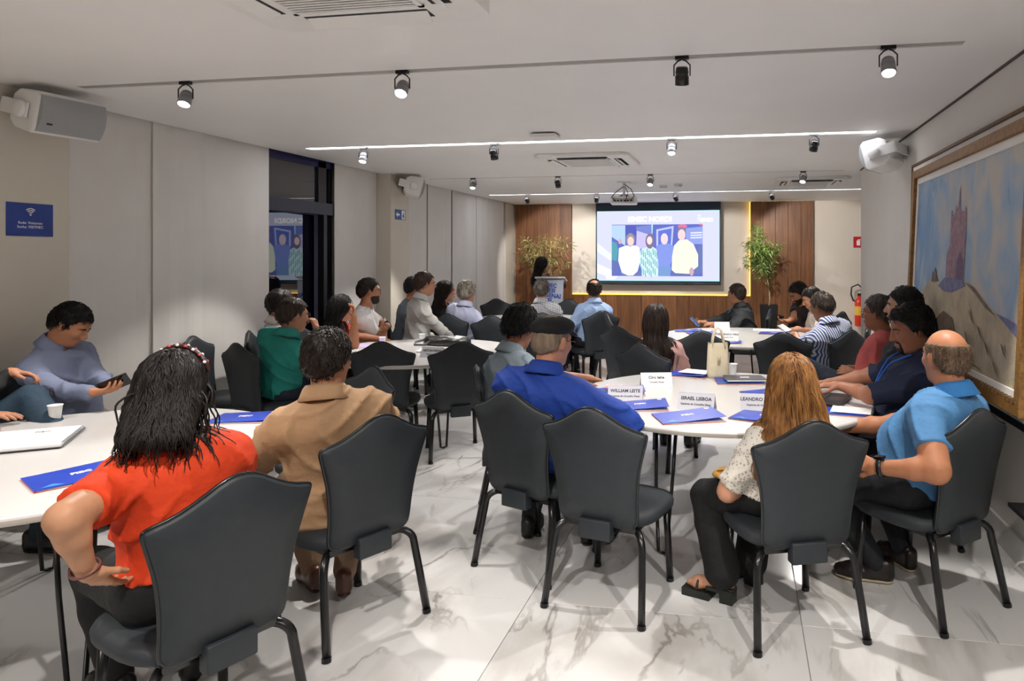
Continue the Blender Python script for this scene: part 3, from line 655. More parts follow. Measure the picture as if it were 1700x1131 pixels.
es = sign_on_left(-4.242, 7.99, 8.26, 2.013, 2.14, M('exit_blue', '1d4f8f', .4, .05), 'exit_sign', 'blue exit sign with left arrow on the far pillar')
def flat(pts, name, mat, par, x=.0046): return meshobj(name, [(x, a, b) for a, b in pts]+[(x-.0008, a, b) for a, b in pts], [tuple(range(len(pts))), tuple(range(2*len(pts)-1, len(pts)-1, -1))], mat, par)
flat([(-.115, 0), (-.075, .035), (-.075, .013), (-.02, .013), (-.02, -.013), (-.075, -.013), (-.075, -.035)], 'arrow', m_txt, es)
flat([(.03, -.055), (.12, -.055), (.12, .055), (.03, .055)], 'door_symbol', m_txt, es)
es2 = M('exit_blue2', '1d4f8f', .4)
flat([(.07, .02), (.085, .035), (.098, .02), (.085, .008)], 'runner_head', es2, es, .0052); flat([(.045, -.045), (.06, -.045), (.075, -.015), (.09, -.045), (.105, -.04), (.09, .005), (.07, .01), (.05, -.005), (.055, -.015)], 'runner_body', es2, es, .0052)
fs = empty('fire_sign', (2.08, YB-.002, 1.81), 0, 'red fire extinguisher sign on the back wall', 'sign')
bx('plate', -.085, .085, -.004, 0, -.1, .1, M('sign_red', 'c01f2b', .4), fs); bx('symbol_body', -.03, .03, -.0055, -.004, -.06, .03, m_txt, fs); bx('symbol_top', -.015, .04, -.0055, -.004, .035, .05, m_txt, fs)
ex = empty('fire_extinguisher', (2.075, YB-.12, .02), 0, 'red fire extinguisher with black hose on the back wall at the right corner', 'extinguisher')
MB().lathe([(.06, .28), (.075, .29), (.078, .32), (.078, .70), (.06, .76), (.03, .79), (.028, .83)], 20).build('cylinder', M('ext_red', 'd1371f', .3), ex, True)
MB().lathe([(.0795, .48), (.0795, .64)], 20, cap=False).build('label_band', M('ext_label', 'e8b84a', .5), ex); bx('valve', -.03, .05, -.015, .015, .82, .87, m_blackm, ex); MB().tube([(.04, 0, .85), (.07, 0, .95), (-.02, 0, 1.03), (-.13, 0, .98), (-.14, 0, .85), (-.1, 0, .74), (-.05, 0, .72)], .014, 8).build('hose', m_black, ex, True)
bx('wall_hook', -.02, .02, .05, .12, .7, .75, m_blackm, ex)
# ------------------------------------------------------------------ projection screen
sc = empty('projection_screen', (-1.557, YB-.16, 0), 0, 'large projection screen with dark border showing a slide of four people', 'screen')
m_border = M('screen_border', '0c2438', .5)
bx('backing', -1.18, 1.18, .0, .012, 1.035, 2.565, m_border, sc); bx('bottom_bar', -1.18, 1.18, -.012, .02, 1.02, 1.05, m_black, sc, bevel=.005)
IX0, IX1, IZ0, IZ1 = -1.155, 1.157, 1.09, 2.41
LAY = [0]
def wash(c): return ''.join('%02x' % int(int(c[i:i+2], 16)*.74+.26*t) for i, t in ((0, 225), (2, 228), (4, 250)))
def img(pts, col, par, name, s=1.0):
    LAY[0] += 1; y = -.001-.00035*LAY[0]
    v = [(IX0+(IX1-IX0)*a, y, IZ1-(IZ1-IZ0)*b) for a, b in pts]
    return meshobj(name, v, [tuple(range(len(v)))], EM('slide_'+col, wash(col), SCREEN_STRENGTH*s), par)
def ell(cx_, cy_, rx, ry, n=14): return [(cx_+rx*math.cos(2*math.pi*k/n), cy_+ry*math.sin(2*math.pi*k/n)) for k in range(n)]
sl = img([(0, 0), (1, 0), (1, 1), (0, 1)], 'd4d6f5', sc, 'slide')
for a, b in (((0, 0), (1, .008)), ((0, .985), (1, 1)), ((0, 0), (.005, 1)), ((.995, 0), (1, 1))): img([(a[0], a[1]), (b[0], a[1]), b, (a[0], b[1])], 'a8f4ff', sl, 'slide_edge')
img([(0, .45), (.12, .62), (.12, .72), (0, .58)], 'eef2ff', sl, 'slide_chevron'); img([(0, .75), (.19, .9), (.15, .98), (.08, .98), (.07, .93), (0, .88)], 'f4f8ff', sl, 'slide_chevron')
def R(x, y): return (x/8.08/200*.995-.0+.03*0, y)
def q(x, y):  # crop pixel to slide fraction
    return ((x/8.08+1000-994)/201, (y/8.08+340-352)/115)
def Q(pts): return [q(*p) for p in pts]
def EL(x, y, rx, ry): return [q(x+rx*math.cos(2*math.pi*k/16), y+ry*math.sin(2*math.pi*k/16)) for k in range(16)]
ph = img(Q([(152, 278), (1358, 278), (1358, 962), (152, 962)]), '3c4bb4', sl, 'slide_photo')
img(Q([(152, 285), (335, 285), (335, 560), (152, 440)]), 'a9cdf6', ph, 'photo_wall'); img(Q([(335, 290), (480, 290), (480, 420), (335, 420)]), '2d36a8', ph, 'photo_wall')
img(Q([(490, 360), (690, 420), (690, 600), (480, 600)]), 'c3b7ee', ph, 'photo_wall'); img(Q([(480, 310), (690, 282), (690, 410), (490, 360)]), '5b6bc0', ph, 'photo_wall'); img(Q([(685, 280), (705, 280), (700, 400), (688, 400)]), '9fe6f2', ph, 'photo_wall')
img(Q([(750, 345), (980, 300), (960, 560), (750, 560)]), 'b9bdf3', ph, 'photo_wall'); img(Q([(775, 365), (955, 330), (940, 560), (775, 560)]), '3d55c9', ph, 'photo_wall')
img(Q([(1140, 330), (1358, 310), (1358, 540), (1140, 540)]), '7d8fe0', ph, 'photo_wall'); img(EL(1095, 305, 62, 28), 'e0567e', ph, 'photo_lamp'); img(EL(1335, 285, 22, 12), 'e0567e', ph, 'photo_lamp')
for k in range(3): img(Q([(1200, 385+k*32), (1350, 380+k*32), (1350, 398+k*32), (1200, 402+k*32)]), 'dfe6ff', ph, 'photo_lettering')
img(Q([(152, 500), (215, 520), (240, 620), (215, 780), (152, 760)]), '2f8d9a', ph, 'photo_person'); img(Q([(152, 740), (250, 780), (240, 930), (152, 955)]), '41509f', ph, 'photo_person'); img(EL(265, 500, 25, 35), 'd6a0b0', ph, 'photo_head')
img(Q([(1300, 570), (1358, 540), (1358, 900), (1310, 940), (1255, 915)]), '49589f', ph, 'photo_person')
img(Q([(270, 900), (530, 900), (560, 962), (280, 962)]), '4a54a0', ph, 'photo_person')
img(Q([(250, 590), (345, 555), (480, 555), (530, 590), (540, 760), (500, 900), (440, 955), (370, 955), (290, 920), (240, 760)]), 'f4f8fb', ph, 'photo_person'); img(EL(405, 480, 58, 90), '8a7a72', ph, 'photo_hair'); img(EL(408, 500, 42, 62), 'f3cfc4', ph, 'photo_head')
img(Q([(540, 610), (640, 570), (700, 570), (775, 620), (780, 760), (775, 962), (560, 962), (530, 760)]), 'c8f0f0', ph, 'photo_person')
for k in range(26):
    a = 545+(k % 9)*26; b = 600+(k//9)*120+(k % 3)*25; img(Q([(a, b), (a+9, b-6), (a+16, b+80), (a+6, b+85)]), '2a8f98', ph, 'photo_pattern')
img(EL(665, 500, 58, 100), '6a5068', ph, 'photo_hair'); img(EL(662, 490, 36, 55), 'f7ddd6', ph, 'photo_head')
img(Q([(775, 830), (950, 830), (935, 962), (780, 962)]), '5a86c6', ph, 'photo_person'); img(Q([(745, 570), (820, 530), (900, 525), (975, 560), (980, 700), (930, 830), (780, 840), (770, 700)]), '6a80e0', ph, 'photo_person'); img(EL(858, 470, 48, 75), 'f0d3d3', ph, 'photo_head')
img(Q([(965, 890), (1190, 890), (1190, 962), (965, 962)]), '434f9a', ph, 'photo_person'); img(Q([(985, 560), (1050, 490), (1150, 475), (1240, 540), (1300, 680), (1300, 830), (1250, 870), (1180, 930), (1000, 920), (955, 880), (960, 700)]), 'f3fbd8', ph, 'photo_person'); img(EL(1085, 385, 58, 70), '6a6080', ph, 'photo_hair'); img(EL(1085, 420, 50, 75), 'f3cfcb', ph, 'photo_head'); img(EL(1215, 900, 30, 55), 'c89aa0', ph, 'photo_hand')
m_slw = EM('slide_white', 'ffffff', SCREEN_STRENGTH*1.25)
def slide_text(s, a, b, size, al='CENTER'):
    text('slide_lettering', s, size, m_slw, sl, frame((IX0+(IX1-IX0)*a, -.05, IZ1-(IZ1-IZ0)*b), (1, 0, 0), (0, 0, 1)), al, bold=.006)
slide_text('SIMEC NORDI', .44, .125, .135); slide_text('SIMEC', .90, .14, .085)
for k in range(3): img([(.825, .075+.035*k), (.838, .055+.035*k), (.851, .075+.035*k), (.851, .09+.035*k), (.838, .07+.035*k), (.825, .09+.035*k)], 'ffffff', sl, 'slide_logo')
# ------------------------------------------------------------------ lectern
le = empty('lectern', (-2.98, 10.66, 0), math.radians(8), 'grey lectern with blue lettering in front of the standing presenter', 'lectern')
m_lec = M('lectern_grey', 'a9b0bd', .35, .03)
MB().prism([(-.17, .04), (.17, .04), (.215, 1.18), (-.215, 1.18)], .02, lambda a, b, d: (a, -.14+d, b)).build('front_panel', m_lec, le, bevel=.003)
for s in (-1, 1): MB().prism([(-.12, .04), (.1, .04), (.14, 1.15), (-.12, 1.15)], .015, lambda a, b, d: (s*.165+d-.007, a, b)).build('side_panel', m_lec, le)
MB().box(-.235, .235, -.18, .2, 0, .025, Matrix.Rotation(math.radians(-10), 3, 'X'), (0, 0, 1.18)).build('top', M('lectern_top', 'd5d9e0', .3), le, bevel=.005)
bx('base', -.24, .24, -.2, .2, 0, .04, m_lec, le, bevel=.005)
m_lb = M('lettering_blue', '1f3f9c', .5)
for k, s in enumerate(('FIEC', 'SESI', 'SENAI', 'IEL')): text('lettering', s, .088, m_lb, le, frame((-.06, -.1415, 1.10-.078*k), (1, 0, 0), (.18, 0, 1)), 'LEFT', bold=.003)
# ------------------------------------------------------------------ plants
def plant(x, y, label, top, spread, pot, n_leaf, seed, lean=(0, 0), c1='4c6b2a', c2='8fa257', base=.95):
    rnd = random.Random(seed); e = empty('potted_bamboo', (x, y, 0), 0, label, 'plant', 'potted leafy plants by the timber panels')
    v = [(-.115, -.115, 0), (.115, -.115, 0), (.115, .115, 0), (-.115, .115, 0), (-.155, -.155, .70), (.155, -.155, .70), (.155, .155, .70), (-.155, .155, .70), (-.14, -.14, .70), (.14, -.14, .70), (.14, .14, .70), (-.14, .14, .70), (-.14, -.14, .65), (.14, -.14, .65), (.14, .14, .65), (-.14, .14, .65)]
    f = [(3, 2, 1, 0), (12, 13, 14, 15)]+[(a+i, a+(i+1) % 4, a+4+(i+1) % 4, a+4+i) for a in (0, 4, 8) for i in range(4)]
    meshobj('pot', v, f, M('pot_black', '17181a', .5), e); bx('soil', -.138, .138, -.138, .138, .64, .655, M('soil', '2b2018', .9), e)
    st = MB(); lv = []; lf = []
    MB().tube([(0, 0, .6), (.02, 0, .8), (.01, .01, base), (.03+lean[0]*.2, 0, base+.2)], [.016, .014, .012, .008], 7).build('trunk', M('bark', 'a08a66', .8, .2, 30), e, True)
    nb_ = 26
    for k in range(nb_):
        a = rnd.uniform(0, 6.28); z0 = base-.05+rnd.random()*(top-base)*.35; L_ = rnd.uniform(.4, 1)*(top-base)*.8
        ox = math.cos(a)*spread*rnd.uniform(.3, 1)+lean[0]*rnd.random(); oy = math.sin(a)*spread*rnd.uniform(.2, .6)+lean[1]
        P = [Vector((.02, 0, z0)), Vector((ox*.45, oy*.45, z0+L_*.55)), Vector((ox*.8, oy*.8, z0+L_*.9)), Vector((ox*1.1, oy*1.1, min(top, z0+L_*.98)))]
        st.tube(P, [.005, .004, .003, .0015], 4)
        for q_ in range(n_leaf//nb_):
            t = rnd.uniform(.25, 1)*3; i = min(2, int(t)); p = P[i].lerp(P[i+1], t-i)+Vector((rnd.gauss(0, .035), rnd.gauss(0, .035), rnd.gauss(0, .04)))
            d = Vector((ox+rnd.gauss(0, .35), oy+rnd.gauss(0, .25), rnd.gauss(-.05, .3))).normalized(); sd = d.cross(Vector((rnd.gauss(0, .4), rnd.gauss(0, .4), 1))).normalized()
            l = rnd.uniform(.07, .13); w = l*.11; m = len(lv); lv += [p, p+d*l*.4+sd*w+Vector((0, 0, .004)), p+d*l+Vector((0, 0, -.02)), p+d*l*.4-sd*w+Vector((0, 0, .004))]; lf.append((m, m+1, m+2, m+3))
    st.build('branches', M('twig', '75703f', .8), e, True)
    o = meshobj('foliage', lv, lf, M('leaf_'+c1, c1, .5, .2, 25, col2=c2), e); o['kind'] = 'stuff'
plant(.47, 12.45, 'leafy bamboo plant in a tall black pot right of the screen', 2.08, .42, True, 1500, 3, (-.28, 0))
plant(-3.55, 12.3, 'brownish bamboo plant behind the presenter at the left timber panel', 1.95, .5, True, 1100, 5, (.05, 0), '6b6236', 'a39a63', .85)
# ------------------------------------------------------------------ right wall: picture ledge, pictures
lg = empty('picture_ledge', (XR, 3.9, .8), 0, 'white wall ledge with black edge carrying the framed painting', 'ledge')
bx('shelf', -.155, 0, -1.6, 1.62, 0, .03, m_white, lg, bevel=.003); bx('front_edge', -.161, -.15, -1.6, 1.62, -.022, .012, m_black, lg)
m_gold = M('frame_gold', '8a6330', .45, .25, 40, .5, 120, metal=.25); m_goldd = M('frame_gold_dark', '6b4b25', .5, .25, 60, .5, 160)
def picture(name, label, Y0, Wd, zb, Ht, xb, lean, fw, fd, liner, m_f, group='framed pictures on the ledge'):
    e = empty(name, (xb, Y0, zb), 0, label, 'painting'); e['group'] = group
    al = math.asin(lean/Ht)
    def fr(a, b, c): return Vector((b*math.sin(al)-c*math.cos(al), -a, b*math.cos(al)+c*math.sin(al)))
    for nm, (a0, a1, b0, b1) in (('frame_side', (0, fw, 0, Ht)), ('frame_side', (Wd-fw, Wd, 0, Ht)), ('frame_rail', (fw, Wd-fw, 0, fw)), ('frame_rail', (fw, Wd-fw, Ht-fw, Ht))):
        MB().prism([(a0, b0), (a1, b0), (a1, b1), (a0, b1)], fd, fr).build(nm, m_f, e, bevel=.006)
    for (a0, a1, b0, b1) in ((fw, fw+liner, fw, Ht-fw), (Wd-fw-liner, Wd-fw, fw, Ht-fw), (fw+liner, Wd-fw-liner, fw, fw+liner), (fw+liner, Wd-fw-liner, Ht-fw-liner, Ht-fw)):
        MB().prism([(a0, b0), (a1, b0), (a1, b1), (a0, b1)], fd*.55, fr).build('liner', M('liner_white', 'e9e6df', .6, .02), e, bevel=.002)
    return e, fr
e2, fr2 = picture('framed_picture', 'large pale framed picture standing behind the castle painting', 5.86, 2.75, .832, 1.445, 1.33, .03, .022, .025, .09, m_goldd)
MB().prism([(.02, .02), (2.73, .02), (2.73, 1.425), (.02, 1.425)], .006, fr2).build('sheet', M('pale_print', 'dcdcda', .6, .03, 2), e2)
pa, frp = picture('framed_painting', 'large gold-framed painting of a tower on a sandy hill, on the right wall', 5.47, 2.16, .832, 1.35, 1.245, .06, .06, .05, .045, m_gold)
for k in range(46): MB().prism([(.04+k*.0455, .058), (.062+k*.0455, .058), (.062+k*.0455, .074), (.04+k*.0455, .074)], .053, frp).build('frame_bead', m_goldd, pa)
def sky_mat():
    m = bpy.data.materials.new('painted_sky'); m.use_nodes = True; N = m.node_tree.nodes; L = m.node_tree.links; b = N['Principled BSDF']
    tc = N.new('ShaderNodeTexCoord'); mp = N.new('ShaderNodeMapping'); mp.inputs['Scale'].default_value = (1, 1.5, 1); L.new(tc.outputs['Object'], mp.inputs[0])
    n = N.new('ShaderNodeTexNoise'); n.inputs['Scale'].default_value = 3; n.inputs['Detail'].default_value = 5; n.inputs['Distortion'].default_value = .8; L.new(mp.outputs[0], n.inputs['Vector'])
    sp = N.new('ShaderNodeSeparateXYZ'); L.new(tc.outputs['Object'], sp.inputs[0]); mr = N.new('ShaderNodeMapRange'); mr.inputs[1].default_value = -.2; mr.inputs[2].default_value = -1.5; mr.inputs[3].default_value = -.12; mr.inputs[4].default_value = .12; L.new(sp.outputs[1], mr.inputs[0])
    ad = N.new('ShaderNodeMath'); L.new(n.outputs['Fac'], ad.inputs[0]); L.new(mr.outputs[0], ad.inputs[1])
    rp = N.new('ShaderNodeValToRGB'); rp.color_ramp.elements[0].position = .3; rp.color_ramp.elements[0].color = lin('6b93ba'); rp.color_ramp.elements[1].position = .7; rp.color_ramp.elements[1].color = lin('b9b4ad'); x = rp.color_ramp.elements.new(.5); x.color = lin('93aabf')
    L.new(ad.outputs[0], rp.inputs[0]); L.new(rp.outputs[0], b.inputs['Base Color']); b.inputs['Roughness'].default_value = .5
    n2 = N.new('ShaderNodeTexNoise'); n2.inputs['Scale'].default_value = 40; L.new(tc.outputs['Object'], n2.inputs['Vector']); bp = N.new('ShaderNodeBump'); bp.inputs['Strength'].default_value = .3; L.new(n2.outputs['Fac'], bp.inputs['Height']); L.new(bp.outputs[0], b.inputs['Normal'])
    return m
cv = MB().prism([(.1, .1), (2.06, .1), (2.06, 1.25), (.1, 1.25)], .018, frp).build('canvas', sky_mat(), pa)
PL = [0]
def paint(pts, mat, name):
    PL[0] += 1; d = .018+.0006*PL[0]; return MB().prism(pts, .0005, lambda a, b, c: frp(a, b, c+d)).build(name, mat, cv)
m_sand = M('paint_sand', 'a89a80', .6, .2, 9, .4, 50, col2='c4b79c'); m_tow = M('paint_tower', '7d6070', .6, .2, 30, .3, 60, col2='a0808a'); m_sh = M('paint_shadow', '6a5a4c', .6, .3, 20); m_pu = M('paint_blue_purple', '6c6f92', .6, .3, 25)
paint([(.1, .1), (2.06, .1), (2.06, .33), (1.85, .40), (1.6, .48), (1.45, .54), (1.3, .575), (.95, .57), (.6, .555), (.5, .56), (.42, .53), (.3, .47), (.2, .44), (.1, .36)], m_sand, 'painted_hill')
paint([(2.06, .33), (2.06, .40), (1.9, .42), (1.75, .435)], m_pu, 'painted_sea')
paint([(.86, .56), (.86, .73), (.92, .79), (.92, 1.0), (.95, 1.0), (.95, .97), (1.0, .98), (1.02, 1.03), (1.05, .99), (1.06, 1.06), (1.075, 1.14), (1.09, 1.06), (1.1, .99), (1.14, .98), (1.18, .98), (1.19, 1.01), (1.21, 1.0), (1.22, .97), (1.22, .56)], m_tow, 'painted_tower')
paint([(1.07, .56), (1.07, .68), (1.13, .75), (1.2, .7), (1.2, .56)], M('paint_tower_dark', '64506a', .6, .2, 25), 'painted_annex')
paint([(.7, .53), (.86, .59), (1.2, .58), (1.26, .55), (1.0, .5), (.85, .5)], m_pu, 'painted_base'); paint([(.55, .55), (.56, .62), (.6, .6), (.62, .65), (.66, .6), (.7, .56)], m_sh, 'painted_rock')
paint([(1.25, .57), (1.4, .55), (1.55, .49), (1.75, .42), (1.6, .45), (1.42, .52)], m_sh, 'painted_slope'); paint([(.7, .32), (.86, .38), (1.05, .35), (1.1, .29), (1.1, .24), (.7, .24)], m_sh, 'painted_hut'); paint([(.7, .12), (1.0, .2), (1.3, .17), (1.6, .12), (1.3, .14), (1.0, .16)], m_sh, 'painted_fence')
for k in range(4): paint([(1.12+k*.07, .17), (1.13+k*.07, .17), (1.13+k*.07, .25), (1.12+k*.07, .25)], m_sh, 'painted_post')
for (a, b) in ((1.35, .42), (1.5, .35), (1.62, .28), (1.75, .2), (1.3, .3), (1.85, .3), (.4, .35), (.3, .25)): paint([(a, b), (a+.03, b-.01), (a+.09, b-.07), (a+.05, b-.05)], m_sh, 'brush_stroke')
e = empty('wall_box', (XR, 3.55, .33), 0, 'small black wall bracket under the picture ledge at the right edge', 'bracket'); bx('plate', -.1, 0, -.12, .12, 0, .02, m_black, e, bevel=.004); bx('stem', -.02, 0, -.03, .03, -.1, 0, m_black, e)
tag(MB().tube([(1.33, 3.72, .012), (1.325, 3.66, .06), (1.33, 3.60, .09), (1.34, 3.54, .07), (1.33, 3.5, .02), (1.3, 3.42, .008), (1.28, 3.2, .008)], .005, 6).build('cable', m_white, smooth=True), 'white cable loop on the floor by the right baseboard', 'cable')
# ------------------------------------------------------------------ people: signed-distance bodies polygonised with surface nets
def nv(a):
    a = np.asarray(a, float); return a/max(1e-9, np.linalg.norm(a))
def ev(pr, P):
    if pr[0] == 'rc':
        _, a, b, ra, rb, k = pr; ab = b-a; L2 = max(1e-9, float(ab@ab)); pa = P-a
        t = np.clip((pa@ab)/L2, 0, 1); q = pa-t[..., None]*ab
        return np.sqrt((q*q).sum(-1))-(ra+(rb-ra)*t)
    _, c, R, r, k = pr
    q = (P-c)@R; k0 = np.sqrt(((q/r)**2).sum(-1)); k1 = np.sqrt(((q/(r*r))**2).sum(-1))+1e-9
    return k0*(k0-1)/k1
def RC(a, b, ra, rb, k=.03): return ('rc', np.asarray(a, float), np.asarray(b, float), ra, rb, k)
def EL_(c, R, r, k=.04): return ('el', np.asarray(c, float), np.asarray(R, float), np.asarray(r, float), k)
def grow(prs, o):
    return [(p[0], p[1], p[2], p[3]+o, p[4]+o, p[5]) if p[0] == 'rc' else (p[0], p[1], p[2], p[3]+o, p[4]) for p in prs]
def smin(a, b, k):
    h = np.clip(.5+.5*(b-a)/k, 0, 1); return b*(1-h)+a*h-k*h*(1-h)
def evall(prs, P):
    d = None
    for p in prs:
        e = ev(p, P); d = e if d is None else smin(d, e, p[-1])
    return d
def aabb(p):
    if p[0] == 'rc': m = max(p[3], p[4]); return np.minimum(p[1], p[2])-m, np.maximum(p[1], p[2])+m
    e = np.sqrt(((p[2]*p[3])**2).sum(1)); return p[1]-e, p[1]+e
class Field:
    def __init__(s, prs, h, pad=.03):
        bb = [aabb(p) for p in prs]; s.o = np.min([b[0] for b in bb], 0)-pad; hi = np.max([b[1] for b in bb], 0)+pad; s.h = h
        n = np.ceil((hi-s.o)/h).astype(int)+1
        ax = [s.o[i]+h*np.arange(n[i]) for i in range(3)]
        s.P = np.stack(np.meshgrid(*ax, indexing='ij'), -1).astype(np.float32); s.F = np.full(n, .25, np.float32)
        for p in prs: s.add(p)
    def add(s, p):
        lo, hi = aabb(p); m = p[-1]+.025
        i0 = np.maximum(0, np.floor((lo-m-s.o)/s.h).astype(int)); i1 = np.minimum(s.F.shape, np.ceil((hi+m-s.o)/s.h).astype(int)+1)
        if (i1 <= i0).any(): return
        sl = tuple(slice(a, b) for a, b in zip(i0, i1)); s.F[sl] = smin(s.F[sl], ev(p, s.P[sl]).astype(np.float32), p[-1])
    def cut(s, d): s.F = np.maximum(s.F, d.astype(np.float32)); return s
    def plane(s, c, n): return s.cut((s.P-np.asarray(c))@nv(n))
    def mesh(s):
        F = s.F; S = F < 0; c = [S[a:S.shape[0]-1+a, b:S.shape[1]-1+b, d:S.shape[2]-1+d] for a in (0, 1) for b in (0, 1) for d in (0, 1)]
        any_ = c[0].copy(); all_ = c[0].copy()
        for x in c[1:]: any_ |= x; all_ &= x
        act = any_ & ~all_; I = np.argwhere(act)
        if len(I) == 0: return np.zeros((0, 3)), []
        cor = np.array([(a, b, d) for a in (0, 1) for b in (0, 1) for d in (0, 1)]); fv = F[tuple((I[:, None, :]+cor[None]).transpose(2, 0, 1))]
        acc = np.zeros((len(I), 3)); cnt = np.zeros(len(I))
        for i in range(8):
            for j in range(i+1, 8):
                if np.abs(cor[i]-cor[j]).sum() != 1: continue
                m = (fv[:, i] < 0) != (fv[:, j] < 0); t = fv[m, i]/(fv[m, i]-fv[m, j])
                acc[m] += cor[i]+t[:, None]*(cor[j]-cor[i]); cnt[m] += 1
        V = s.o+s.h*(I+acc/cnt[:, None]); idx = -np.ones(act.shape, int); idx[act] = np.arange(len(I)); Q = []
        for ax in range(3):
            a, b = [(1, 2), (2, 0), (0, 1)][ax]; n = np.array(S.shape)
            sA = [slice(None)]*3; sB = [slice(None)]*3; sA[ax] = slice(0, n[ax]-1); sB[ax] = slice(1, n[ax])
            for q in (a, b): sA[q] = slice(1, n[q]-1); sB[q] = slice(1, n[q]-1)
            A = S[tuple(sA)]; B = S[tuple(sB)]; E = np.argwhere(A != B)
            if not len(E): continue
            fl = A[tuple(E.T)]; off = np.zeros(3, int); off[a] = 1; off[b] = 1; E = E+off
            ea = np.zeros(3, int); ea[a] = 1; eb = np.zeros(3, int); eb[b] = 1
            q4 = [idx[tuple((E-ea-eb).T)], idx[tuple((E-eb).T)], idx[tuple(E.T)], idx[tuple((E-ea).T)]]
            q4 = np.stack(q4, 1); q4[~fl] = q4[~fl][:, ::-1]; Q.append(q4)
        return V, np.concatenate(Q).tolist()
def npobj(name, V, Fc, mat, parent, base, smooth=True):
    V = np.asarray(V)-base
    return meshobj(name, V.tolist(), Fc, mat, parent, smooth)
def joinm(ms):
    V = []; Fc = []; n = 0
    for v, f in ms:
        if len(v) == 0: continue
        V.append(np.asarray(v)); Fc += [tuple(i+n for i in q) for q in f]; n += len(v)
    return np.concatenate(V), Fc
def ik(a, c, hint, l1, l2):
    a, c, hint = map(lambda x: np.asarray(x, float), (a, c, hint)); d = c-a; L = np.linalg.norm(d)
    if L > (l1+l2)*.985: k = L/((l1+l2)*.985); l1 *= k; l2 *= k
    u = d/max(L, 1e-6); x = (l1*l1-l2*l2+L*L)/(2*L); hgt = math.sqrt(max(1e-6, l1*l1-x*x))
    w = hint-a; w = w-u*(w@u); return a+u*x+nv(w)*hgt
def strands(roots, d0, length, steps, push, grav, width, jit=.25, wave=0, seed=1, taper=.25, stick=.03):
    rng = np.random.default_rng(seed); N = len(roots); P = roots.copy(); D = d0.copy(); st = (length/steps)
    if np.ndim(st) == 0: st = np.full(N, st)
    pts = [P.copy()]; ph = rng.uniform(0, 6.28, N); off = rng.uniform(.0008, .0055, N); jv = rng.normal(0, 1, (N, 3))*jit
    g = np.array([0, 0, -1.])
    for k in range(steps):
        D = D+g*grav+jv*.12; D /= np.linalg.norm(D, axis=1)[:, None]; Q = P+D*st[:, None]
        if wave: Q[:, 0] += wave*np.sin(k*1.1+ph); Q[:, 1] += wave*np.cos(k*.9+ph)
        d = push(Q); m = d < np.maximum(off, stick)
        if m.any():
            e = .004; q = Q[m]; gr = np.stack([push(q+np.eye(3)[i]*e)-push(q-np.eye(3)[i]*e) for i in range(3)], 1); gr /= np.linalg.norm(gr, axis=1)[:, None]+1e-9
            cf = np.where(d[m] < off[m], 1., .65); Q[m] = q+gr*((off[m]-d[m])*cf)[:, None]
        D = Q-P; D /= np.linalg.norm(D, axis=1)[:, None]+1e-9; P = Q; pts.append(P.copy())
    pts = np.array(pts); K = steps+1; w = width*(1-(1-taper)*np.linspace(0, 1, K)**1.5); w[0] *= .7
    V = np.zeros((N, K, 3, 3)); T = np.gradient(pts, axis=0); T /= np.linalg.norm(T, axis=2)[..., None]+1e-9
    ref = rng.normal(0, 1, (N, 3)); A = np.cross(T, ref[None]); A /= np.linalg.norm(A, axis=2)[..., None]+1e-9; B = np.cross(T, A)
    for j in range(3):
        an = 2*math.pi*j/3; V[:, :, j] = (pts+(A*math.cos(an)+B*math.sin(an))*w[:, None, None]).transpose(1, 0, 2)
    Fc = []
    base = (np.arange(N)*K*3)[:, None]
    for k in range(K-1):
        for j in range(3):
            q = np.array([k*3+j, k*3+(j+1) % 3, (k+1)*3+(j+1) % 3, (k+1)*3+j])[None]+base; Fc.append(q)
    return V.reshape(-1, 3), np.concatenate(Fc).tolist()
def rotz(d): a = math.radians(d); return np.array([[math.cos(a), -math.sin(a), 0], [math.sin(a), math.cos(a), 0], [0, 0, 1]])
def rotx(d): a = math.radians(d); return np.array([[1, 0, 0], [0, math.cos(a), -math.sin(a)], [0, math.sin(a), math.cos(a)]])
def roty(d): a = math.radians(d); return np.array([[math.cos(a), 0, math.sin(a)], [0, 1, 0], [-math.sin(a), 0, math.cos(a)]])
def skinmat(c): return M('skin_'+c, c, .5, .10, 14, .06, 250, spec=.35)
def hairmat(c, c2): return M('hair_'+c, c, .5, .3, 60, .25, 150, spec=.28, col2=c2, stretch=(1, 1, .15))
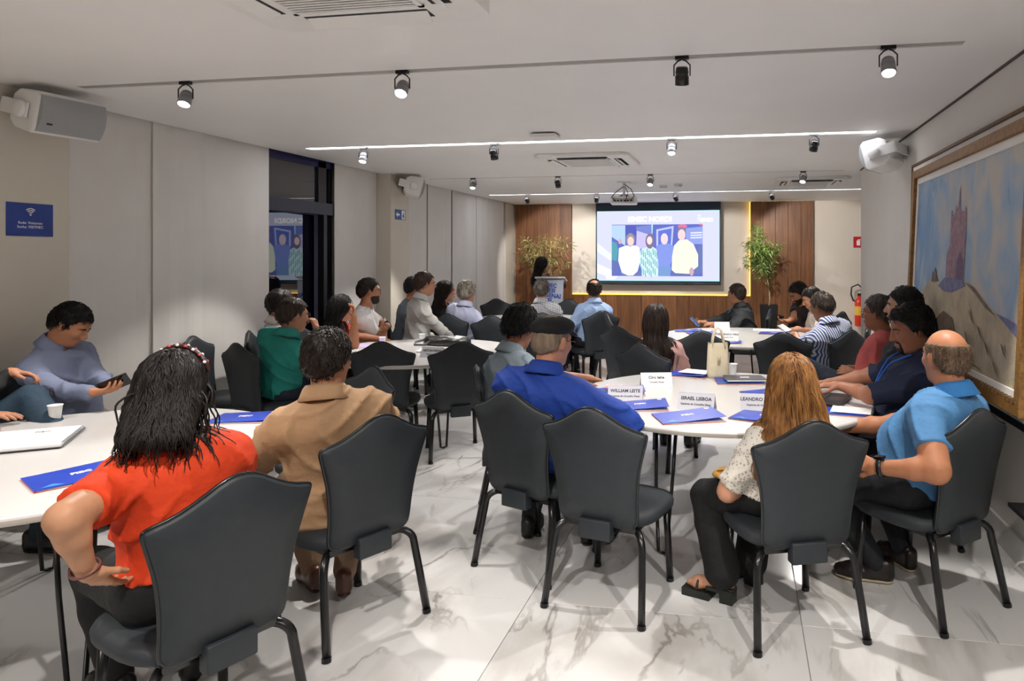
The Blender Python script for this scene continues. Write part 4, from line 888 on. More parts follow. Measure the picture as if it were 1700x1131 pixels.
def cloth(c, rough=.8, kind=None, c2=None):
    nm = 'cloth_'+c+(kind or '')
    if nm in MATS: return MATS[nm]
    m = M(nm, c, rough, .07, 7, .8, 16, )
    if kind:
        N = m.node_tree.nodes; L = m.node_tree.links; b = N['Principled BSDF']; rp = [n for n in N if n.type == 'VALTORGB'][0]
        at = N.new('ShaderNodeAttribute'); at.attribute_name = 'gcoord'; sp = N.new('ShaderNodeSeparateXYZ'); L.new(at.outputs['Vector'], sp.inputs[0])
        def wv(sock, freq, thr):
            mu = N.new('ShaderNodeMath'); mu.operation = 'MULTIPLY'; mu.inputs[1].default_value = freq; L.new(sock, mu.inputs[0]); fr_ = N.new('ShaderNodeMath'); fr_.operation = 'FRACT'; L.new(mu.outputs[0], fr_.inputs[0])
            g = N.new('ShaderNodeMath'); g.operation = 'GREATER_THAN'; g.inputs[1].default_value = thr; L.new(fr_.outputs[0], g.inputs[0]); return g.outputs[0]
        if kind == 'stripe': fac = wv(sp.outputs[0], 48, .52)
        elif kind == 'check':
            mx = N.new('ShaderNodeMath'); mx.operation = 'MAXIMUM'; L.new(wv(sp.outputs[0], 55, .68), mx.inputs[0]); L.new(wv(sp.outputs[2], 55, .68), mx.inputs[1]); fac = mx.outputs[0]
        else:
            vo = N.new('ShaderNodeTexVoronoi'); vo.inputs['Scale'].default_value = 70 if kind == 'lace' else 24; L.new(at.outputs['Vector'], vo.inputs['Vector']); lt = N.new('ShaderNodeMath'); lt.operation = 'LESS_THAN'; lt.inputs[1].default_value = .33; L.new(vo.outputs['Distance'], lt.inputs[0]); fac = lt.outputs[0]
        mi = N.new('ShaderNodeMix'); mi.data_type = 'RGBA'; L.new(fac, mi.inputs[0]); L.new(rp.outputs[0], mi.inputs[6]); mi.inputs[7].default_value = lin(c2 or '203060'); L.new(mi.outputs[2], b.inputs['Base Color'])
    return m
def head_prims(s=1.0, fem=False):
    I = np.eye(3); j = .92 if fem else 1
    pr = [EL_((0, -.014, .034), I, (.074, .093, .084), .03), EL_((0, .018, -.038), I, (.060*j, .070, .078), .045), EL_((0, .052, -.092), I, (.028*j, .027, .022), .035),
          EL_((0, .070, .030), I, (.048, .018, .014), .02), RC((0, .086, .012), (0, .106, -.026), .008, .0115, .014), EL_((.013, .096, -.030), I, (.009, .011, .008), .01), EL_((-.013, .096, -.030), I, (.009, .011, .008), .01),
          EL_((.036, .062, -.018), I, (.020, .02, .018), .025), EL_((-.036, .062, -.018), I, (.020, .02, .018), .025), EL_((0, .084, -.057), I, (.021, .010, .0055), .008), EL_((0, .082, -.068), I, (.019, .010, .006), .008)]
    for sx in (-1, 1):
        Re = roty(sx*6) @ rotz(sx*-22); pr += [EL_((sx*.074, -.010, -.006), Re, (.008, .018, .031), .01), EL_((sx*.079, -.016, .006), Re, (.007, .014, .020), .006)]
    return [(p[0], p[1]*s, p[2]*s, p[3]*s, p[4]*s, p[5]) if p[0] == 'rc' else (p[0], p[1]*s, p[2], p[3]*s, p[4]) for p in pr]
def xf(prs, c, R):
    return [(p[0], c+R@p[1], c+R@p[2], p[3], p[4], p[5]) if p[0] == 'rc' else (p[0], c+R@p[1], R@p[2], p[3], p[4]) for p in prs]
HL = {'short': ([-.12, -.085, -.05, -.022, -.012, .015, .03, .05, .07, .1], [-.070, -.062, -.035, .0, -.002, -.005, .028, .055, .068, .072])}
def person(sp):
    g = sp.get('g', 1.0); fem = sp.get('fem', False); sk = sp.get('skin', 'c08a68'); near = sp.get('res', .014)
    hip = np.array(sp['hip'], float); hd = np.array(sp['head'], float); base = np.array([hip[0], hip[1], 0.])
    e = empty('person', base, 0, sp['label'], 'person')
    yaw = sp['yaw']; Rb = rotz(yaw); right0, fwd0 = Rb[:, 0], Rb[:, 1]
    Rh = rotz(sp['hyaw']) @ rotx(-sp.get('pitch', 0)) @ roty(sp.get('roll', 0)); hs = sp.get('hs', 1.0)
    nb = hd+Rh@np.array([0, -.03, -.105])*hs; nb = nb+np.array([0, 0, -.06])-fwd0*sp.get('neckback', .02)
    up = nv(nb-hip); right = nv(right0-up*(right0@up)); fwd = np.cross(up, right); TL = np.linalg.norm(nb-hip); Rt = np.stack([right, fwd, up], 1)
    sw = sp.get('sw', .165 if not fem else .145); b = sp.get('belly', 0)
    def T(x, y, t): return hip+right*x+fwd*y+up*(TL*t)
    wf = .9 if fem else 1
    torso = [EL_(T(0, .0, .02), Rt, (.165*g, .125*g, .13), .05), EL_(T(0, .015+b*.4, .30), Rt, (.148*g*wf, (.108+b)*g, .15), .08), EL_(T(0, .01, .62), Rt, (.160*g*wf, .112*g, .165), .08),
             EL_(T(0, -.005, .80), Rt, (.150*g, .092*g, .10), .06)]
    S = {s: T(s*sw, -.005, .81)+np.array([0, 0, sp.get('shrug', 0)]) for s in (-1, 1)}
    torso += [RC(S[-1]*.85+S[1]*.15, S[1]*.85+S[-1]*.15, .058*g, .058*g, .05), RC(nb+up*.0, S[-1]*.85+nb*.15, .045, .05*g, .04), RC(nb+up*.0, S[1]*.85+nb*.15, .045, .05*g, .04)]
    if fem:
        for s in (-1, 1): torso.append(EL_(T(s*.075, .095*g, .60), Rt, (.062, .05, .06), .03))
    neck = [RC(hd+Rh@np.array([0, -.028, -.07])*hs, nb-up*.03, .052*(.9 if fem else 1)*sp.get('nk', 1), .060*(.88 if fem else 1)*sp.get('nk', 1), .03)]
    al = sp.get('al', .97); arms = {}; hands = []; hmesh = []
    for s, key in ((-1, 'L'), (1, 'R')):
        A = sp.get(key) or {}
        wr = np.array(A['w']) if 'w' in A else hip+fwd0*.27+right0*s*.10+np.array([0, 0, .10])
        hint = np.array(A['e']) if 'e' in A else S[s]+right0*s*.25-fwd0*.25-np.array([0, 0, .3])
        el = np.array(A['E'], float) if 'E' in A else ik(S[s], wr, hint, .275*al, .245*al); fd = nv(wr-el)
        d = nv(A['d']) if 'd' in A else nv(fd+np.array([0, 0, -.1])); n = np.array(A.get('n', (0, 0, -1)), float); n = nv(n-d*(n@d)); cu = A.get('c', .45)
        arms[s] = (S[s], el, wr); across = np.cross(d, n)*(-s)  # toward thumb side
        k = sp.get('hk', .95); pal = [RC(wr-fd*.05, wr+d*.015, .027*k, .026*k, .02)]; fl = (.072, .080, .074, .058); bases = []
        for q in range(4):
            o = .030-.020*q; bp = wr+d*(.088-.004*abs(q-1))*k+across*o*k; bases.append(bp); pal.append(RC(wr+d*.012*k+across*o*.55*k, bp, .0135*k, .0105*k, .014))
        fing = []
        for q in range(4):
            p = bases[q]; an = 0; dd = nv(d+across*(.10-.065*q)); L_ = fl[q]*k
            for sg, (fr_, cb) in enumerate(((.45, .55), (.31, .95), (.24, .65))):
                an += cu*cb*(1+.12*q); dv = dd*math.cos(an)+n*math.sin(an); p2 = p+dv*L_*fr_; fing.append(RC(p, p2, (.0092-.0009*sg)*k, (.0085-.001*sg)*k, .003)); p = p2
        tb = wr+d*.022*k+across*.028*k+n*.006; t1 = tb+nv(d*.75+across*(.75-.4*cu)+n*(.15+.4*cu))*.042*k; t2 = t1+nv(d*.95+across*(.3-.4*cu)+n*(.1+.5*cu))*.034*k
        fing += [RC(wr+across*.01, tb, .016*k, .0135*k, .012), RC(tb, t1, .0125*k, .0105*k, .008), RC(t1, t2, .0105*k, .0082*k, .003)]
        hands.append(pal+fing); hmesh.append(A.get('hide', False))
    fa = sp.get('fat', 1.0)
    def armp(s, o=0, t1=2.0):
        a, el, w = arms[s]; out = [RC(a, a+(el-a)*min(1, t1), .056*g*fa+o, .043*fa*g+o if t1 >= 1 else (.056-.013*t1)*g*fa+o, .035)]
        if t1 > 1: out += [RC(el, el+(w-el)*.35*min(1, (t1-1)/.35), .041*fa+o, .040*fa+o, .025)] + ([RC(el+(w-el)*.35, el+(w-el)*(t1-1), .040*fa+o, (.040-.014*(t1-1.35)/.65)*fa+o, .02)] if t1 > 1.36 else [])
        return out
    legs = {}
    for s, key in ((-1, 'Lf'), (1, 'Rf')):
        hj = hip+right0*s*.088*g+np.array([0, 0, -.015]); F_ = sp.get(key) or {}
        if 'k' in F_: kn = np.array(F_['k'], float); an = np.array(F_['a'], float)
        else:
            an = np.array(F_['a']) if 'a' in F_ else hip+fwd0*.37+right0*s*.11; an = np.array([an[0], an[1], F_.get('z', .085)])
            kn = ik(hj, an, hj+fwd0*.5+right0*s*.12+np.array([0, 0, .25]), .42, .40)
        legs[s] = (hj, kn, an, np.array(F_.get('d', fwd0+right0*s*.2), float))
    def legp(s, o=0, flare=0, end=1.0):
        hj, kn, an, d = legs[s]; m = kn+(an-kn)*.35; en = kn+(an-kn)*end
        return [RC(hj, kn, .088*g+o, .058+o, .04), RC(kn, m, .056+o, .054+o+flare*.3, .02), RC(m, en, .054+o+flare*.3, .038+o+flare, .02)]
    skin = skinmat(sk); parts = []
    # ---- body
    allp = torso+neck+armp(-1, 0, 2)+armp(1, 0, 2)+legp(-1)+legp(1)
    parts.append(Field(allp, max(.0125, near)).mesh())
    hp = xf(head_prims(hs, fem), hd, Rh); hf = Field(hp+neck, sp.get('hres', .006))
    for sx in (-1, 1): # eye sockets
        c = hd+Rh@np.array([sx*.031, .093, .004])*hs; dd = ev(EL_(c, Rh, (.018, .011, .0105), .01), hf.P); hf.F = np.maximum(hf.F, -smin(dd, np.full_like(dd, .05), .01)).astype(np.float32)
    parts.append(hf.mesh())
    for hpr, hid in zip(hands, hmesh):
        if not hid: parts.append(Field(hpr, sp.get('handres', .0055), .012).mesh())
    V, Fc = joinm(parts); npobj('body', V, Fc, skin, e, base)
    # ---- garments
    def gfield(prs, h, amp=.004, fq=1.0):
        f = Field(prs, h, .03); P = f.P; q = (P-hip)@Rt
        ph = hip[0]*7+hip[1]*5
        A1 = q[..., 2]*24*fq+2.2*np.sin(q[..., 0]*9+ph)+1.6*np.sin(q[..., 1]*11+ph*.7)+q[..., 0]*9*np.sin(ph*3); A2 = q[..., 0]*22*fq+q[..., 2]*15*fq+2.5*np.sin(q[..., 1]*13+q[..., 2]*6+ph); mk = .5+.5*np.sin(q[..., 2]*9+q[..., 0]*7+ph*2)
        f.F += (amp*(.75-1.6*(1-np.abs(np.sin(A1)))**2.2*mk-1.3*(1-np.abs(np.sin(A2)))**2.5*(1-mk))).astype(np.float32); return f
    def addg(name, f, mat, par=e):
        V, Fc = f.mesh(); o = npobj(name, V, Fc, mat, par, base); q = (np.asarray(V)-hip)@Rt
        at = o.data.attributes.new('gcoord', 'FLOAT_VECTOR', 'POINT'); at.data.foreach_set('vector', q.astype(np.float32).ravel()); return o
    tr = sp.get('pants', '15161a'); fl = sp.get('flare', 0); end = sp.get('pend', .97)
    if tr:
        pf = gfield(grow([torso[0]], .006)+legp(-1, .014, fl, end)+legp(1, .014, fl, end), max(near, .012), .003); lf_ = np.minimum.reduce([ev(p_, pf.P) for p_ in legp(-1, .014, fl, end)+legp(1, .014, fl, end)]); pf.cut(np.minimum((pf.P-T(0, 0, .20))@up, lf_))
        if sp.get('stand'): pf.cut(-(pf.P[..., 2]-.02))
        addg('trousers' if not sp.get('skirt') else 'skirt', pf, cloth(tr))
    sl = {'short': .62, 'half': .85, 'long': 1.93, 'elbow': 1.02}[sp.get('sleeve', 'short')]
    tp = grow(torso, .018); lo = sp.get('loose', .0)
    for s in (-1, 1): tp += armp(s, .013+lo, sl)
    if sp.get('tail'): tp += [EL_(hip-fwd0*.07+np.array([0, 0, -.06]), Rb, (.20*g, .10, .17), .05)]
    f = gfield(tp, near*.85, sp.get('wr', .010)); hem = sp.get('hem', -.02)
    if sp.get('tail'): f.cut(-(f.P[..., 2]-sp['tail']))
    else: f.plane(T(0, 0, hem), -up)
    nr = (.058 if not fem else .062)*sp.get('nk', 1); f.cut(-ev(RC(nb+up*.025+fwd*.012, nb+up*.22+fwd*.03, nr, nr*1.5, .01), f.P)); f.cut(-ev(RC(nb+up*.02+fwd*.05, nb-up*sp.get('vdrop', .015)+fwd*.13, nr*.7, .012, .01), f.P)); f.cut((f.P-nb)@up-.05)
    for s in (-1, 1):
        a, el, w = arms[s]
        if sl < 1.2: # flat sleeve end across the arm
            c = a+(el-a)*min(1, sl+.02) if sl <= 1 else el; ax = nv(el-a); d1 = (f.P-c)@ax; rr = np.linalg.norm(f.P-c, axis=-1); m = (rr < .095) & (d1 > 0); f.F = np.where(m, np.maximum(f.F, d1), f.F)
    top = addg('jacket' if sp.get('jacket') else sp.get('tname', 'shirt'), f, cloth(sp['top'], .8, sp.get('pat'), sp.get('pc')))
    if sp.get('collar'):
        n = 28; rows = [(.060, .0), (.063, .03), (.066, .066), (.071, .073), (.079, .060), (.090, .030), (.100, .008)]; v = []; fc = []; op = .16; ax_ = nv(hd+Rh@np.array([0, -.028, -.07])*hs-nb); rt_ = nv(right-ax_*(right@ax_)); fw_ = np.cross(ax_, rt_); cg = sp.get('nk', 1)*(.97 if not fem else .9)
        for (r, z) in rows:
            for k in range(n+1):
                a = math.pi/2+op+(2*math.pi-2*op)*k/n; z2 = z-.028*max(0, math.sin(a))+(-.02*max(0, math.sin(a)) if r > .085 else 0)
                v.append(nb+rt_*r*1.04*math.cos(a)*cg+fw_*(r*math.sin(a)*cg+.004)+ax_*z2)
        for i in range(len(rows)-1):
            for k in range(n): q = i*(n+1)+k; fc.append((q, q+1, q+n+2, q+n+1))
        o = npobj('collar', v, fc, cloth(sp.get('ccol', sp['top']), .8, None if 'ccol' in sp else sp.get('pat'), sp.get('pc')), top, base)
        q = (np.asarray(v)-hip)@Rt; at = o.data.attributes.new('gcoord', 'FLOAT_VECTOR', 'POINT'); at.data.foreach_set('vector', q.astype(np.float32).ravel())
        md = o.modifiers.new('thick', 'SOLIDIFY'); md.thickness = .003
    # ---- shoes
    if sp.get('shoes', True):
        for s in (-1, 1):
            hj, kn, an, d = legs[s]; d = np.array([d[0], d[1], sp.get('toe', {}).get(s, 0)]); d = nv(d); c = an-np.array([0, 0, .045]); zl = an[2]-.085
            heel, ball, toe = c-d*.045, c+d*.11, c+d*.165
            pr = [RC(heel, ball, .036, .040, .03), RC(ball, toe, .040, .031, .03), RC(heel+np.array([0, 0, .05]), c+d*.02+np.array([0, 0, .04]), .036, .034, .03)]
            f = Field(pr, sp.get('sres', .011), .02); f.cut(-(f.P[..., 2]-zl-.018+0*f.P[..., 0]) if abs(d[2]) < .05 else (f.P[..., 2]*0-1)); sh = npobj('shoe', *f.mesh(), M('shoe_'+sp.get('shoe', '141414'), sp.get('shoe', '141414'), .35), e, base)
            if abs(d[2]) < .05:
                f = Field(grow(pr[:2], .005), sp.get('sres', .011), .02); f.cut(f.P[..., 2]-zl-.02); f.cut(-(f.P[..., 2]-zl)); Vv, Ff = f.mesh()
                if len(Vv): npobj('sole', Vv, Ff, M('sole_'+sp.get('sole', '0c0c0c'), sp.get('sole', '0c0c0c'), .6), sh, base)
    # ---- hair
    hc = sp.get('hair', ('17120f', '2a211b')); hm = hairmat(*hc); st = sp.get('hstyle', 'short'); I = np.eye(3)
    th = sp.get('hth', .012)
    cap = [EL_((0, -.016, .036), I, (.074+th, .093+th, .084+th*1.15), .03), EL_((0, -.045, -.015), I, (.064+th*.6, .062+th*.6, .06), .04)]
    cap = [(p[0], p[1]*hs, p[2], p[3]*hs, p[4]) for p in cap]; capw = xf(cap, hd, Rh)
    def hline(q):
        z = np.interp(q[..., 1]/hs, *HL['short'])*hs
        return z
    hrng = np.random.default_rng(int(abs(hip[0]*100)+abs(hip[1]*10)))
    if st != 'bald':
        f = Field(capw, sp.get('hres', .006), .03); q = (f.P-hd)@Rh
        f.F += (.0035*np.sin(q[..., 0]*95+2*np.sin(q[..., 1]*40))*np.sin(q[..., 1]*60+q[..., 2]*50)).astype(np.float32)*sp.get('curl', 1)
        low = sp.get('hlow', -.05 if st == 'long' else 0); f.cut(hline(q)+low*np.clip((.045*hs-q[..., 1])/.02, 0, 1)-q[..., 2])
        if st in ('long',): pass
        if 'spot' in sp: # thinning crown
            c = np.array(sp['spot'][:3])*hs; f.cut(sp['spot'][3]*hs-np.linalg.norm(q-c, axis=-1))
        if st == 'horseshoe': f.cut(q[..., 2]-.062*hs-.25*np.maximum(0, -q[..., 1]-.03)*0); f.cut(q[..., 1]-.035*hs)
        hm_parts = [f.mesh()]
        if st == 'long':
            L_ = sp['hlen']; cw = sp.get('hw', .085); c0 = hd+Rh@np.array([0, -.05, .0])*hs; hb_ = -Rh[:, 1]*np.array([1, 1, 0]); bk = nv(hb_-fwd0*.6)*sp.get('hback', .036); Rc_ = rotz(sp['hyaw']*.7+yaw*.3)
            cur = [EL_(c0+np.array([0, 0, -.02]), Rh, (cw, .055, .09), .04)]
            for k in range(1, 4):
                cc = c0+bk*k+np.array([0, 0, -L_*k/3.6]); cur.append(EL_(cc, Rc_, (cw*(1+(sp.get('hspread', 1.1)-1)*k/3), .042, L_*.26), .05))
            hf2 = Field(cur, .011, .02); q2 = (hf2.P-hd)@Rc_; hf2.F += (.003*np.sin(q2[..., 0]*150+3*np.sin(q2[..., 2]*9))).astype(np.float32); body_ = evall(grow(torso, .012), hf2.P); hf2.F = np.maximum(hf2.F, -(body_)).astype(np.float32); hm_parts.append(hf2.mesh())
            allpush = capw+cur
            def push(Q): return np.minimum(evall(allpush, Q), evall(grow(torso, .016), Q))
        else:
            def push(Q): return evall(capw, Q)
        ns = sp.get('ns', 0)
        if ns:
            u = hrng.normal(0, 1, (ns*6, 3)); u /= np.linalg.norm(u, axis=1)[:, None]; rp_ = cap[0][1]+u*cap[0][3]*.99
            ok = rp_[:, 2] > np.interp(rp_[:, 1]/hs, *HL['short'])*hs+.001
            if st == 'horseshoe': ok &= (rp_[:, 2] < .06*hs) & (rp_[:, 1] < .03*hs)
            if 'spot' in sp: ok &= np.linalg.norm(rp_-np.array(sp['spot'][:3])*hs, axis=1) > sp['spot'][3]*hs
            if st == 'long': ok &= rp_[:, 2] > .0
            rp_ = rp_[ok][:ns]; nrm = rp_/cap[0][3]**2; nrm /= np.linalg.norm(nrm, axis=1)[:, None]
            if st == 'long': dr = np.stack([np.sign(rp_[:, 0])*.3+rp_[:, 0]*4, -.5+0*rp_[:, 0], -.3-.0*rp_[:, 2]], 1)
            else: dr = np.stack([rp_[:, 0]*9, -.35+sp.get('comb', 0)+0*rp_[:, 0], -.7+0*rp_[:, 2]], 1)
            dr = dr+hrng.normal(0, .22*sp.get('curl', 1), dr.shape); dr -= nrm*(dr*nrm).sum(1)[:, None]; dr /= np.linalg.norm(dr, axis=1)[:, None]
            if st != 'long': dr = dr+nrm*.05*sp.get('curl', 1)
            L_s = hrng.uniform(.8, 1.12, len(rp_))*(sp['hlen']+.10 if st == 'long' else sp.get('slen', .03))
            hm_parts.append(strands(hd+rp_@Rh.T, dr@Rh.T, L_s, 18 if st == 'long' else 4, push, .4 if st == 'long' else .02, sp.get('swid', .0032), .5 if st != 'long' else sp.get('sjit', .25), sp.get('wave', 0), 5, .3, sp.get('stick', .03)))
        V, Fc = joinm(hm_parts); npobj('hair', V, Fc, hm, e, base)
    # ---- face details
    if sp.get('face', True):
        for sx in (-1, 1):
            c = hd+Rh@np.array([sx*.031, .0755, .003])*hs
            m_ = MB().lathe([(.0001, -.0125), (.006, -.011), (.0105, -.0065), (.0125, 0), (.0105, .0065), (.0065, .0107)], 12, cap=False); Rm = Matrix((Rh @ rotx(-90)).tolist()) if False else None
            def loc(p): return c+Rh@np.array([p[0], p[2], -p[1]])*hs
            ey = npobj('eye', [loc(p) for p in m_.v], m_.f, M('eye_white', 'd8d2cc', .25), e, base)
            m2 = MB().lathe([(.0066, .0106), (.004, .0119), (.0001, .0126)], 12, cap=False); npobj('iris', [loc(p) for p in m2.v], m2.f, M('iris_brown', '1c100a', .15), ey, base)
            # upper lid
            lid = Field(xf([EL_(np.array([sx*.031, .0765, .0065 if sp.get('pitch', 0) < 12 else .002])*hs, np.eye(3), np.array([.0155, .0135, .0105 if sp.get('pitch', 0) < 12 else .0125])*hs, .005)], hd, Rh), .0035, .01); q = (lid.P-hd)@Rh; lid.cut((.0065 if sp.get('pitch', 0) < 12 else -.004)*hs-q[..., 2]); Vv, Ff = lid.mesh()
            if len(Vv): npobj('eyelid', Vv, Ff, skin, e, base)
            P_ = [hd+Rh@np.array([sx*x, y, z])*hs for x, y, z in ((.012, .0915, .020), (.026, .0895, .0255), (.040, .079, .0235), (.050, .066, .017))]
            mb = MB().tube(P_, [.003, .0042, .0035, .0015], 6); npobj('eyebrow', np.array(mb.v), mb.f, hm if st != 'bald' else hairmat('3a2c22', '54402f'), e, base)
        P_ = [hd+Rh@np.array([x, y, z])*hs for x, y, z in ((-.024, .078, -.063), (-.012, .0905, -.0615), (0, .0945, -.0625), (.012, .0905, -.0615), (.024, .078, -.063))]
        mb = MB().tube(P_, [.0012, .004, .0045, .004, .0012], 6); npobj('lips', np.array(mb.v), mb.f, M('lips_'+sk, '9a5a4e', .4), e, base)
    if sp.get('beard'):
        bp = [EL_((0, .020, -.040), I, (.0625, .072, .080), .03), EL_((0, .054, -.096), I, (.032, .03, .025), .03)]; bp = [(p[0], p[1]*hs, p[2], p[3]*hs, p[4]) for p in bp]
        if sp['beard'] == 'goatee': bp = [EL_(np.array([0, .060, -.090])*hs, I, np.array([.030, .030, .028])*hs, .02), RC(np.array([-.026, .076, -.05])*hs, np.array([-.024, .074, -.085])*hs, .007, .009, .01), RC(np.array([.026, .076, -.05])*hs, np.array([.024, .074, -.085])*hs, .007, .009, .01), RC(np.array([-.022, .086, -.046])*hs, np.array([.022, .086, -.046])*hs, .007, .007, .006)]
        f = Field(xf(bp, hd, Rh), .0055, .02); q = ((f.P-hd)@Rh)/hs
        if sp['beard'] != 'goatee': f.cut((q[..., 2]+.040-.0*q[..., 1]-.5*np.maximum(0, .03-q[..., 1]))); f.cut(.0-q[..., 1]); f.cut(.011-np.linalg.norm((q-np.array([0, .09, -.062]))*np.array([.5, .6, 1.1]), axis=-1))
        Vv, Ff = f.mesh(); npobj('beard', Vv, Ff, hairmat(*hc), e, base)
    if sp.get('glasses'):
        gm = M('spectacle_black', '101012', .3); gb = MB()
        for sx in (-1, 1):
            ring = [hd+Rh@np.array([sx*.033+.024*math.cos(a), .100-.006*abs(math.cos(a)), .003+.019*math.sin(a)])*hs for a in [2*math.pi*k/14 for k in range(15)]]
            gb.tube(ring, .0018, 5, False); gb.tube([hd+Rh@np.array(p)*hs for p in ((sx*.057, .094, .008), (sx*.078, .06, .010), (sx*.083, .0, .010), (sx*.080, -.015, -.002))], .0018, 5)
        gb.tube([hd+Rh@np.array(p)*hs for p in ((-.010, .102, .006), (0, .104, .009), (.010, .102, .006))], .0018, 5); npobj('glasses', np.array(gb.v), gb.f, gm, e, base)
    # ---- accessories
    for (nm, s, t, r, w, col) in sp.get('bands', ()):
        a, el, wr = arms[s]; c = el+(wr-el)*t; ax = nv(wr-el); R_ = Vector(ax).to_track_quat('Z', 'Y').to_matrix()
        mb = MB().lathe([(r, -w/2), (r+.004, -w/2), (r+.005, w/2), (r, w/2), (r, -w/2)], 20, Vector(c), R_, cap=False); o = npobj(nm, np.array(mb.v), mb.f, M('band_'+col, col, .35), e, base)
        if nm == 'wristwatch':
            sd = nv(np.cross(ax, [0, 0, 1])); dn = nv(np.cross(sd, ax)); cc = Vector(c+dn*(r+.006)); R2 = Matrix(np.stack([ax, sd, dn], 1).tolist()); mb = MB().box(-.02, .02, -.017, .017, -.004, .006, R2, cc); npobj('watch_face', np.array(mb.v), mb.f, M('watch_black', '0c0d10', .15), o, base, False)
    sp['_J'] = dict(torso=torso, legs=legs, hd=hd, Rh=Rh, hs=hs, nb=nb, Rt=Rt, S=S, arms=arms, e=e, base=base, hip=hip, T=T, right=right, fwd=fwd, up=up)
    return e
